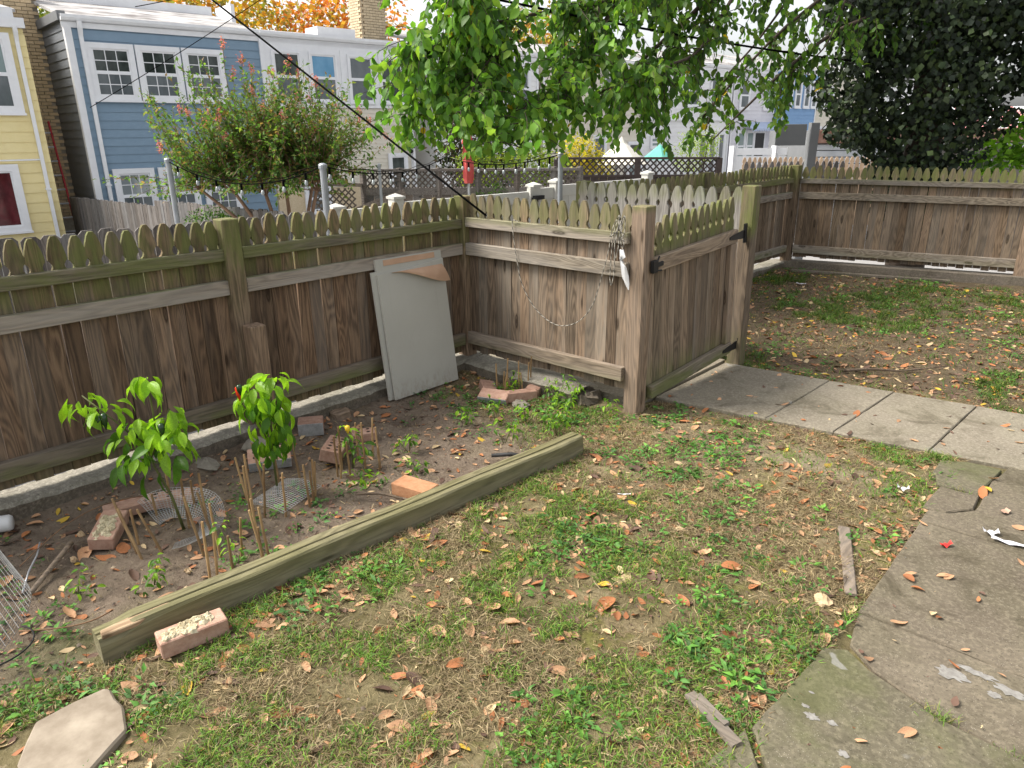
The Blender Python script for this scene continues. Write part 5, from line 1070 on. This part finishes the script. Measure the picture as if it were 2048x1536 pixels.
# --- the big tree: ivy clad trunk behind the rear fence, long limbs over the gateway
tr = thing('ivy_clad_tree', 'big dark ivy clad tree behind the rear fence with limbs reaching over the gateway', 'tree', (.98, 7.3, LOW))
m = MB(); m.tube([(.98, 7.3, LOW), (1.0, 7.3, .6), (.95, 7.25, 2.2), (1.0, 7.2, 3.6), (1.2, 7.3, 5.4)], [.27, .22, .19, .16, .10], 10); m.build('trunk', M['bark'], tr, smooth=True)
LIMBS = [
    ([(.95, 7.1, 3.5), (.42, 5.7, 3.25), (-.2, 4.2, 3.0), (-.65, 2.7, 2.75), (-.95, 1.4, 2.48), (-1.08, .55, 2.22)], .040),
    ([(.92, 7.15, 3.1), (.32, 5.9, 2.72), (.0, 5.1, 2.25), (-.2, 4.6, 1.85), (-.38, 4.2, 1.5)], .030),
    ([(.98, 7.1, 4.0), (-.15, 5.2, 3.55), (-.85, 3.2, 3.25), (-1.1, 1.7, 2.95), (-.85, .8, 2.70)], .055),
    ([(-.3, 3.9, 2.92), (-.8, 3.1, 2.15), (-1.1, 2.6, 1.80), (-1.2, 2.3, 1.65)], .024),
    ([(-.65, 2.7, 2.74), (-.62, 1.9, 2.05), (-.5, 1.3, 1.72), (-.42, .95, 1.55)], .022),
    ([(-.9, 1.6, 2.42), (-.75, 1.0, 2.05), (-.62, .6, 1.75)], .016),
    ([(.4, 5.7, 3.24), (-.1, 5.0, 2.60), (-.5, 4.6, 2.0), (-.62, 4.4, 1.75)], .022),
    ([(.95, 7.0, 3.6), (.6, 5.9, 3.5), (.0, 4.6, 3.3), (-.2, 3.2, 3.15), (-.1, 2.2, 2.9)], .045),
    ([(-.2, 4.2, 3.0), (-.1, 3.3, 2.35), (-.05, 2.6, 2.15), (-.15, 2.1, 2.0)], .020),
    ([(-.95, 1.4, 2.40), (-1.25, 1.0, 2.05), (-1.3, .8, 1.75)], .013),
    ([(-.5, 1.3, 1.9), (-.38, 1.05, 1.72), (-.25, .95, 1.5)], .010),
    ([(.1, 5.0, 3.1), (-.15, 4.6, 2.5), (-.35, 4.3, 2.1), (-.42, 4.1, 1.6)], .014), ([(.4, 5.7, 3.2), (.25, 5.5, 2.5), (.05, 5.1, 2.2)], .012)]
bases, tw = [], []
for pts, r0 in LIMBS:
    c = curve(pts, 40); m = MB(); m.tube(c, np.linspace(r0, .006, len(c)), 7); m.build('limb', M['bark'], tr, smooth=True); P, T = along(c, .06); k = len(P); sel = np.arange(k) > k * (.34 if r0 > .03 else .12); bases.append((P[sel], T[sel], r0))
twm = MB(); LP, LD = [], []
SPARSE = 0
for P, T, r0 in bases:
    for p, t_ in zip(P, T):
        dens = 6 if p[1] < 1.3 else 5 if p[1] < 2.6 else 2
        for _ in range(dens):
            if rng.random() > (.92 if p[1] < 3.4 else .75): continue
            if vn(p[0] * 1.3 + p[2] * .9, p[1] * 1.1 - p[2] * .6, 1.9, 71) < .43: continue
            d = norm(t_ * .5 + rng.normal(0, .75, 3) + np.array([0, -.15, -.25])); L_ = rng.uniform(.2, .75); q = [p]; 
            for s_ in range(5): d = norm(d + np.array([0, 0, -.22]) + rng.normal(0, .10, 3)); q.append(q[-1] + d * L_ / 5)
            if q[-1][2] < 1.40 + .1 * rng.random(): continue
            twm.tube(q, [.005, .004, .0035, .003, .002, .0015], 4, False); PP, TT = along(q, .034, .012); LP.append(PP); LD.append(TT)
o = twm.build('twigs', M['bark'], tr); tag(o, kind='stuff')
LP, LD = np.concatenate(LP), np.concatenate(LD); n = len(LP)
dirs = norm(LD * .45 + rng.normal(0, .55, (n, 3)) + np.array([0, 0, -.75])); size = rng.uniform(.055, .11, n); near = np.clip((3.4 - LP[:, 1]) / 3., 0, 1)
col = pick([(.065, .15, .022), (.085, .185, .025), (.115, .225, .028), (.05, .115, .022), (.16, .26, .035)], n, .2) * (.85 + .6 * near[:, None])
yl = rng.random(n) < .006; col[yl] = (.62, .42, .02)
nr = rng.normal(0, .8, (n, 3)) + np.array([.3, -.6, .5])
camd = np.linalg.norm(LP - np.array(CAM), axis=1); order = np.argsort(camd / size); big = order[:300]; rest = order[300:]
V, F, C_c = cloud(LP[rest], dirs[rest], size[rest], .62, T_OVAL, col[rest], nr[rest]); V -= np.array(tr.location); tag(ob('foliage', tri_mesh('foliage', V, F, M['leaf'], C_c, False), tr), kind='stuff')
lm = []
for k in range(14):
    c1 = col[big[rng.integers(0, 300)]]; v, f, cc = cloud(np.zeros((1, 3)), np.array([[1., 0, 0]]), 1., .66, T_OVAL, c1[None], np.array([[0, 0, 1.]])); lm.append(tri_mesh('leaf', v, f, M['leaf'], cc, True))
for i in big:
    e1 = Vector(dirs[i]); e2 = Vector(nr[i]).cross(e1).normalized(); e3 = e1.cross(e2); o = ob('leaf', lm[int(rng.integers(0, 14))], tr); mt = Matrix((e1, e2, e3)).transposed().to_4x4(); mt = Matrix.Translation(Vector(LP[i]) - tr.location) @ mt @ Matrix.Scale(size[i] * 1.05, 4); o.matrix_basis = mt
# ivy on the trunk
def blob(cs, n, fill=.55):
    """points in a union of ellipsoids, denser to the skin"""
    w_ = np.array([c[3] * c[4] * c[5] for c in cs]) ** .7; k = rng.choice(len(cs), n, p=w_ / w_.sum()); c = np.array(cs)[k]; u = norm(rng.normal(0, 1, (n, 3))); r_ = rng.uniform(fill, 1.06, n) ** .6
    lob = 1 + .16 * np.sin(u[:, 0:1] * 9 + k[:, None] * 2.1) * np.cos(u[:, 2:3] * 8 + k[:, None]); return c[:, :3] + u * c[:, 3:] * r_[:, None] * lob, u
IVY = [(.95, 7.2, .9, .55, .5, .55), (.95, 7.1, 1.5, .80, .65, .55), (.9, 7.05, 2.1, .95, .8, .6), (.75, 6.95, 2.8, .95, .8, .7), (1.2, 7.3, 3.3, 1.15, .9, .8), (1.0, 7.2, 4.3, 1.2, 1., .9), (.35, 6.5, 1.62, .35, .35, .25), (.2, 6.35, 2.1, .35, .35, .4), (1.7, 7.6, 2.5, .8, .6, .55), (1.6, 7.5, 1.75, .35, .3, .22), (2.3, 8.0, 3.0, .9, .7, .8), (.25, 6.4, 3.0, .5, .5, .5), (2.7, 8.3, 2.3, .8, .6, .7), (3.0, 8.5, 3.4, 1.1, .8, .9), (2.0, 7.9, 3.9, 1.1, .8, .8), (.1, 6.3, 3.7, .7, .6, .6)]
P, u = blob(IVY, 36000, .35); n = len(P); P = P[P[:, 2] > .45]; n = len(P); u = u[:n]
col = pick([(.012, .022, .010), (.018, .032, .012), (.010, .017, .009), (.022, .038, .012), (.035, .055, .014), (.012, .022, .010), (.030, .050, .014)], n, .28)
V, F, C_c = cloud(P, norm(rng.normal(0, .6, (n, 3)) + np.array([0, 0, -.8])), rng.uniform(.05, .10, n), .85, T_DIAM, col, rng.normal(0, .5, (n, 3)) + np.array([.2, -.8, .5])); V -= np.array(tr.location); tag(ob('ivy', tri_mesh('ivy', V, F, M['ivy'], C_c), tr), kind='stuff')

def bush(name, label, cat, base, cs, n, size, cols, aspect=.5, trans='leaf', stems=3, droop=-.2, tmpl=T_DIAM, group=None, stem_mat='bark'):
    r = thing(name, label, cat, base, 0, group); P, u = blob(cs, n, .25); col = pick(cols, n)
    V, F, C_c = cloud(P, norm(rng.normal(0, .8, (n, 3)) + u * .6 + np.array([0, 0, droop])), rng.uniform(size[0], size[1], n), aspect, tmpl, col); V -= np.array(base); tag(ob('crown', tri_mesh('crown', V, F, M[trans], C_c), r), kind='stuff')
    for k in range(stems):
        c = cs[k % len(cs)]; m = MB(); m.tube(curve([(base[0] + U(-.08, .08), base[1] + U(-.08, .08), base[2]), ((base[0] + c[0]) / 2 + U(-.1, .1), (base[1] + c[1]) / 2, (base[2] + c[2]) / 2), (c[0], c[1], c[2] + c[5] * .5)], 12), np.linspace(.045, .008, 13), 6); m.build('trunk' if stems == 1 else 'stem', M[stem_mat], r, smooth=True)
    return r
GREENS = [(.05, .11, .02), (.07, .15, .025), (.04, .09, .02), (.10, .19, .03)]
bush('maple_tree', 'bright green maple foliage low at the right edge behind the rear fence', 'tree', (2.3, 8.2, LOW), [(2.0, 7.9, 1.45, .55, .4, .22), (2.35, 8.1, 1.75, .5, .4, .3), (1.75, 7.7, 1.22, .4, .3, .14), (2.6, 8.3, 2.2, .5, .4, .5), (2.4, 8.2, 2.7, .5, .4, .5)], 2600, (.07, .13), [(.13, .28, .02), (.18, .36, .03), (.08, .18, .02), (.22, .40, .04)], .8, droop=-.3, stems=2)
bush('magnolia_bush', 'dark bronze leaved magnolia bush behind the red umbrella', 'bush', (-6.9, 6.9, LOW), [(-6.9, 6.8, 1.3, .7, .6, .75), (-6.6, 7.1, .9, .6, .5, .5), (-7.0, 6.7, 2.0, .4, .4, .5)], 3200, (.08, .15), [(.025, .035, .016), (.035, .05, .02), (.07, .045, .025), (.02, .03, .015)], .42, stems=3)
bush('golden_bush', 'golden yellow bush behind the brown lattice fence', 'bush', (-5.3, 8.3, LOW), [(-5.3, 8.3, 1.1, .42, .4, .45), (-5.1, 8.5, .8, .4, .4, .5)], 2600, (.05, .09), [(.55, .42, .02), (.62, .50, .03), (.40, .36, .03), (.25, .28, .03)], .5)
bush('green_bush', 'lime green bush below the hanging leaves beside the red umbrella', 'bush', (-5.6, 6.6, LOW), [(-5.9, 6.2, 1.0, .5, .45, .45), (-5.3, 6.8, 1.05, .5, .45, .4), (-4.9, 7.1, .8, .4, .4, .4)], 4200, (.05, .09), [(.16, .24, .03), (.22, .30, .04), (.10, .16, .03), (.28, .32, .05)], .5)
bush('fern_plant', 'feathery yellow green sapling beside the green canopy', 'bush', (-4.5, 11.2, LOW), [(-4.5, 11.2, 1.1, .35, .3, .5), (-4.2, 11.4, 1.3, .25, .25, .4)], 900, (.05, .09), [(.22, .32, .03), (.30, .38, .05)], .35)
bush('climber', 'small green climber on the lattice rail of the deck', 'plant', (-4.05, 4.3, LOW), [(-4.05, 4.25, .62, .22, .2, .2), (-3.85, 4.4, .78, .18, .15, .14)], 800, (.025, .05), GREENS, .55)
bush('low_shrub', 'low green shrub below the crape myrtle behind the grey fence', 'bush', (-5.6, 1.2, LOW), [(-5.7, 1.0, .52, .40, .35, .22), (-5.2, 1.4, .42, .35, .3, .2)], 1800, (.03, .06), GREENS, .5)
# --- crape myrtle
cm = thing('crape_myrtle', 'crape myrtle with pink blossom in front of the blue and cream houses', 'tree', (-4.7, 1.55, LOW)); stt = []
for k, (dx, dy, zt) in enumerate(((-.75, -.55, 1.25), (-.40, -.25, 1.45), (-.1, .0, 1.40), (.25, .35, 1.3), (-1.0, -.75, 1.05), (.0, .4, 1.2))):
    c = curve([(-4.7 + dx * .12, 1.55 + dy * .12, LOW), (-4.7 + dx * .4, 1.55 + dy * .4, .3), (-4.7 + dx, 1.55 + dy, zt)], 16); m = MB(); m.tube(c, np.linspace(.045, .014, len(c)), 7); m.build('trunk', M['myrtlebark'], cm, smooth=True); stt.append(c)
LPm, LDm, tips = [], [], []; twm = MB()
for k in range(1000):
    c = stt[k % 6]; p = np.array(c[int(rng.integers(len(c) * 7 // 10, len(c)))]); a = rng.uniform(0, 6.28); lat = rng.uniform(.3, 1.25); upw = rng.uniform(-.25, 1.15)
    d = norm(np.array([math.cos(a) * lat, math.sin(a) * lat, upw])); d = norm(d + .25 * lat * np.array([-RT[0], -RT[1], 0]) * rng.choice([-1, 1, 1])); L_ = rng.uniform(.55, 1.3) * (1. if upw > .2 else .85); q = [p]
    for s_ in range(6): d = norm(d + np.array([0, 0, .06 if upw > .3 else -.10]) + rng.normal(0, .08, 3)); q.append(q[-1] + d * L_ / 6)
    if q[-1][2] > 2.55 or min(a_[2] for a_ in q) < .88: continue
    twm.tube(q, np.linspace(.007, .002, 7), 3, False); PP, TT = along(q[1:], .018, .02); LPm.append(PP); LDm.append(TT)
    if q[-1][2] > 1.45 and rng.random() < .11: tips.append(q[-1])
for (u_, z_) in ((-.60, 2.62), (-.40, 2.45), (-.30, 2.35), (.15, 2.42), (.25, 2.3), (-.05, 2.3), (.45, 2.2), (-.52, 2.3)):      # tall upright shoots
    p1 = np.array([-4.7, 1.55, z_]) + RT * u_; q = curve([p1 - np.array([0, 0, 1.]) - RT * u_ * .25, p1 - np.array([0, 0, .45]), p1], 8); twm.tube(q, .004, 3, False); PP, TT = along(q, .02, .016); LPm.append(PP); LDm.append(TT); tips.append(p1)
tag(twm.build('branches', M['myrtlebark'], cm), kind='stuff'); P, T = np.concatenate(LPm), np.concatenate(LDm); n = len(P)
V, F, C_c = cloud(P, norm(T * .5 + rng.normal(0, .7, (n, 3)) + np.array([0, 0, -.1])), rng.uniform(.04, .078, n), .5, T_DIAM, pick([(.07, .14, .03), (.09, .18, .035), (.14, .22, .04), (.05, .11, .03), (.19, .24, .05), (.10, .20, .04), (.12, .22, .04), (.26, .17, .07)], n)); V -= np.array(cm.location); tag(ob('crown', tri_mesh('crown', V, F, M['leaf'], C_c), cm), kind='stuff')
nb = 60; v, f, cc = cloud(rng.normal(0, 1, (nb, 3)) * np.array([.017, .017, .034]), rng.normal(0, 1, (nb, 3)), .020, .9, T_DIAM, pick([(.52, .17, .20), (.58, .24, .26), (.42, .13, .15)], nb)); blo = tri_mesh('blossom', v, f, M['leaf'], cc)
for p in tips[:90]: ob('blossom', blo, cm, tuple(p - np.array(cm.location)), (U(-.3, .3), U(-.3, .3), U(0, 6)), U(.8, 1.25))
# --- autumn trees behind the roofs
for k, (x, y, h, lab, cols) in enumerate(((-27., 13., 6.8, 'orange and yellow autumn tree behind the blue house roof', [(.50, .22, .03), (.55, .32, .04), (.36, .28, .05), (.20, .22, .04)]), (-25., 17.5, 6.3, 'orange autumn tree behind the brick chimney', [(.52, .18, .03), (.5, .28, .04), (.3, .24, .05), (.55, .15, .03)]), (-30., 7.0, 6.6, 'green tree behind the roofs at the left', [(.12, .18, .03), (.2, .22, .04), (.3, .26, .05)]), (-22., 27., 6.0, 'yellowing tree behind the far roofs', [(.35, .26, .04), (.2, .22, .04), (.4, .18, .04)]))):
    bush('autumn_tree', lab, 'tree', (x, y, LOW), [(x, y, h, 2.6, 2.6, 1.5), (x - .8, y + 1.8, h - .7, 1.8, 1.8, 1.1), (x + .6, y - 1.9, h - .6, 1.7, 1.7, 1.1)], 3000, (.16, .30), cols, .7, stems=4)

# ================================================================== GROUND COVER
def scatter(n, fn, x0=.1, x1=3.3, y0=-3.4, y1=5.6):
    X, Y = rng.uniform(x0, x1, n), rng.uniform(y0, y1, n); k = (rng.random(n) < fn(X, Y)) & ~paved(X, Y) & ~((X < 1.42) & (Y > -.1) & (Y < 1.36)) & (Y < 5.25 + .19 * X) & ~((X > 1.46) & (X < 1.78) & (Y < -3.035)) & ~((X > 1.40) & (X < 1.51) & (Y > -2.85) & (Y < -2.62)) & ~((np.abs(X - beam_x(Y) + .046) < .055) & (Y > BY0) & (Y < BY1)); return X[k], Y[k]
def depthw(x, y): d = (x - CAM[0]) * -math.sin(AZ) + (y - CAM[1]) * math.cos(AZ); return np.where(d > .9, np.clip(2.6 / np.maximum(d, .9), .10, 1.2), 0)
parts = []
X, Y = scatter(700000, lambda x, y: np.clip(grassy(x, y) * .75 + .03 * (1 - bedmask(x, y)), 0, 1) * sstep(.36, .60, fbm(x, y, 8., 21, 3)) * np.clip(depthw(x, y) * 1.2, .25, 1)); n = len(X)
P = np.c_[X, Y, gz(X, Y) - .003]; a = rng.uniform(0, 6.28, n); tl = rng.uniform(.25, 1.3, n)
parts.append(cloud(P, np.c_[np.cos(a), np.sin(a), tl], rng.uniform(.018, .052, n) * (1 + .5 * (Y > 1.5)), .075, T_BLADE, np.where(Y > 1.35, .62, 1.)[:, None] * pick([(.085, .19, .02), (.115, .24, .024), (.07, .15, .02), (.15, .26, .03), (.22, .24, .05)], n), None, 2.))  # blades beyond the path coloured darker to stand for tree shade
X, Y = scatter(800000, lambda x, y: (1 - bedmask(x, y) * .95) * (.12 + .88 * sstep(.38, .66, fbm(x, y, 3.3, 31))) * (1 - .9 * np.exp(-(((x - 2.45) / .5) ** 2 + ((y + .02) / .22) ** 2))) * np.clip(depthw(x, y) * 1.15, .1, 1) * (1 - .75 * (y > 1.3)) * .9); n = len(X); a = rng.uniform(0, 6.28, n)
parts.append(cloud(np.c_[X, Y, gz(X, Y) + .001], np.c_[np.cos(a), np.sin(a), rng.uniform(-.05, .55, n)], rng.uniform(.015, .05, n), .06, T_BLADE, pick([(.30, .23, .125), (.37, .29, .165), (.20, .15, .08), (.25, .20, .10), (.16, .11, .06)], n), None, 1.5))
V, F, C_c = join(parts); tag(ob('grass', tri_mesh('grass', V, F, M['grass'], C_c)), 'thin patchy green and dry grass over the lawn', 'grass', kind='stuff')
# low broad leaved weeds
X, Y = scatter(11500, lambda x, y: np.clip(sstep(.46, .66, fbm(x, y, 2.3, 41)) * (.9 - .55 * bedmask(x, y)) * (.35 + .65 * depthw(x, y)), 0, 1) * (1 - .6 * (y > 1.4))); k = len(X); cnt = rng.integers(5, 14, k); idx = np.repeat(np.arange(k), cnt); n = len(idx); a = rng.uniform(0, 6.28, n); d = rng.uniform(0, .035, n) * rng.uniform(.6, 1.5, k)[idx]
x, y = X[idx] + d * np.cos(a), Y[idx] + d * np.sin(a); typ = rng.random(k)[idx]; szw = np.where(typ < .6, rng.uniform(.009, .017, n), rng.uniform(.022, .045, n)); asp = np.where(typ < .6, .9, .38)
cl = pick([(.07, .18, .03), (.09, .22, .035), (.055, .14, .03), (.12, .27, .04)], k, .2)[idx] * rng.uniform(.8, 1.2, (n, 1))
V, F, C_c = cloud(np.c_[x, y, gz(x, y) + rng.uniform(.004, .022, n)], np.c_[np.cos(a), np.sin(a), rng.uniform(-.1, .55, n)], szw, asp, T_DIAM, cl); tag(ob('ground_weeds', tri_mesh('ground_weeds', V, F, M['grass'], C_c)), 'low clover and broad leaved weeds spread through the lawn and bed', 'weeds', kind='stuff')
# soil crumbs, chips and small stones
X, Y = scatter(26000, lambda x, y: (.25 + .75 * bedmask(x, y)) * np.clip(depthw(x, y) * 1.1, .2, 1) * .8); n = len(X); T_ST = (np.array([(.5, 0, 0), (-.5, 0, 0), (0, .5, 0), (0, -.5, 0), (0, 0, .38), (.25, .25, .25)], float), np.array([(0, 2, 4), (2, 1, 4), (1, 3, 4), (3, 0, 4)])); a = rng.uniform(0, 6.28, n)
V, F, C_c = cloud(np.c_[X, Y, gz(X, Y) - .001], np.c_[np.cos(a), np.sin(a), 0 * a], np.minimum(rng.exponential(.006, n) + .003, .022), rng.uniform(.6, 1.1, n), T_ST, pick([(.10, .075, .052), (.07, .05, .036), (.15, .12, .085), (.32, .25, .17), (.09, .065, .045), (.08, .06, .04)], n, .25), np.tile([[0, 0, 1.]], (n, 1))); tag(ob('soil_crumbs', tri_mesh('soil_crumbs', V, F, M['litter'], C_c)), 'soil crumbs and tiny stones on the bare earth', 'soil', kind='stuff')

# --- fallen leaves
def fallen(seed):
    rr = np.random.default_rng(seed); nu, nv = 7, 5; Vv = []; bend, roll, tw_ = rr.uniform(-.9, 1.3), rr.uniform(-.2, .9), rr.uniform(-.5, .5); w_ = rr.uniform(.40, .62)
    for i in range(nu):
        f = i / (nu - 1); hw = w_ * .5 * (math.sin(math.pi * min(1, f * .96 + .03)) ** .7) * (1 - .2 * f) * rr.uniform(.93, 1.05)
        for k in range(nv):
            q = (k / (nv - 1) - .5) * 2; x = f - .5; y = q * hw; z = .10 * bend * (x * 2) ** 2 * .8 + roll * .55 * abs(q) ** 1.6 * hw + tw_ * x * q * hw * 1.2 + .012 * math.sin(7 * f + 3 * q + seed); Vv.append((x * (1 - .08 * abs(bend)), y, z))
    Vv = np.array(Vv); Vv[:, 2] -= Vv[:, 2].min(); Fv = []
    for i in range(nu - 1):
        for k in range(nv - 1): a0 = i * nv + k; Fv += [(a0, a0 + 1, a0 + nv + 1), (a0, a0 + nv + 1, a0 + nv)]
    return Vv, np.array(Fv)
FT = [fallen(i) for i in range(14)]
KIND = {'tan': ((.43, .245, .135), 'tan curled'), 'russet': ((.34, .135, .055), 'russet brown'), 'dark': ((.115, .068, .048), 'dark brown shrivelled'), 'yellow': ((.50, .33, .045), 'yellow'), 'pale': ((.56, .42, .24), 'pale buff')}
def leafpos(n, y0=-3.3, y1=5.4):
    X, Y = rng.uniform(.12, 3.55, n * 6), rng.uniform(y0, y1, n * 6); w_ = (.55 + .45 * sstep(.4, .65, fbm(X, Y, 1.9, 61))) * np.where(paved(X, Y), .055, 1.) * (1 - .45 * bedmask(X, Y)) * np.where(Y > 1.2, .75, 1); eb = X - beam_x(Y); w_ = w_ * np.where(paved(X, Y), 1, .62 + .9 * np.exp(-((eb - .07) / .08) ** 2) * (Y < -.6) + .5 * np.exp(-((X - 3.0) / .12) ** 2) + .5 * np.exp(-((X - .22) / .1) ** 2))
    ok = (rng.random(n * 6) < w_) & ~((X < 1.45) & (Y > -.1) & (Y < 1.40)) & (Y < 5.2 + .19 * X) & ~((np.abs(X - beam_x(Y) + .046) < .06) & (Y > BY0) & (Y < BY1)); return X[ok][:n], Y[ok][:n]
X, Y = leafpos(7600); n = len(X); kin = rng.choice(5, n, p=[.40, .27, .21, .03, .09]); kn = list(KIND); far_ = Y > 1.3; kin = np.where(far_ & (rng.random(n) < .03), 3, kin); kin = np.where(far_ & (kin == 0) & (rng.random(n) < .5), 2, kin)
sz = np.clip(rng.lognormal(math.log(.032), .38, n), .014, .075); dd = (X - CAM[0]) * -math.sin(AZ) + (Y - CAM[1]) * math.cos(AZ); vis = (dd > 1.1) & (np.abs((X - CAM[0]) * RT[0] + (Y - CAM[1]) * RT[1]) < dd * .72)
score = np.where(vis, sz / np.maximum(dd, .5), 0); order = np.argsort(-score); ind, rest = order[:290], order[290:]
lm = {}
for nm in KIND:
    M['fallen_' + nm] = leafmat('fallen leaf ' + nm, .15, False, KIND[nm][0], .28, .65)
    for i in range(14): me = tri_mesh('fallen_leaf', FT[i][0], FT[i][1], None, None, True); me.materials.append(M['fallen_' + nm]); lm[nm, i] = me
def where(x, y):
    if paved(np.array(x), np.array(y)): return 'on the concrete paving'
    if y > 1.3: return 'on the far lawn beyond the path'
    if float(bedmask(np.array(x), np.array(y))) > .5: return 'on the soil of the bed'
    e = x - float(beam_x(y))
    if y > -.35: return 'on the sandy lawn near the path'
    if e < .35: return 'on the lawn along the timber'
    if x > 2.72: return 'on the lawn beside the patio edge'
    return 'in the middle of the lawn' if y > -1.25 else 'on the lawn nearest the camera'
SIZ = lambda s_: 'large ' if s_ > .05 else 'small ' if s_ < .032 else ''
for i in ind:
    nm = kn[kin[i]]; z = GZ(X[i], Y[i]) if not paved(X[i], Y[i]) else .018
    o = ob('fallen_leaf', lm[nm, int(rng.integers(14))], None, (X[i], Y[i], z + .002), (U(-.35, .35), U(-.35, .35), U(0, 6.28)), sz[i] * 1.35); w0 = where(X[i], Y[i])
    tag(o, SIZ(sz[i]) + KIND[nm][1] + ' fallen leaf ' + w0, 'leaf', 'fallen leaves ' + w0)
parts = []
for i in rest:
    v, f = FT[int(rng.integers(14))]; mt = np.array(Euler((U(-.4, .4), U(-.4, .4), U(0, 6.28))).to_matrix()); z = gz(X[i], Y[i]) if not paved(X[i], Y[i]) else .018
    c0 = np.array(KIND[kn[kin[i]]][0]) * rng.uniform(.7, 1.3); parts.append((v @ mt.T * sz[i] * 1.2 + np.array([X[i], Y[i], z + .003]), f, np.tile(c0, (len(v), 1))))
# crumbled fragments
Xf, Yf = leafpos(11000); 
for x, y in zip(Xf, Yf):
    v, f = FT[int(rng.integers(14))]; s_ = U(.005, .017); mt = np.array(Euler((U(-.5, .5), U(-.5, .5), U(0, 6.28))).to_matrix()); c0 = np.array(KIND[kn[int(rng.choice(5, p=[.3, .3, .3, .02, .08]))]][0]) * rng.uniform(.6, 1.2)
    if paved(x, y) and rng.random() < .6: continue
    sub = v[[0, 10, 14, 24, 34, 12, 22]]; sub = sub @ mt.T * s_ * 1.3 + np.array([x, y, (float(gz(x, y)) if not paved(x, y) else .018) + .003]); parts.append((sub, np.array([(0, 1, 5), (1, 3, 6), (2, 6, 5), (3, 4, 6), (1, 6, 5)]), np.tile(c0, (7, 1))))
V, F, C_c = join(parts); tag(ob('leaf_litter', tri_mesh('leaf_litter', V, F, M['litter'], C_c, False)), 'small leaf fragments and litter over the ground', 'leaf litter', kind='stuff')
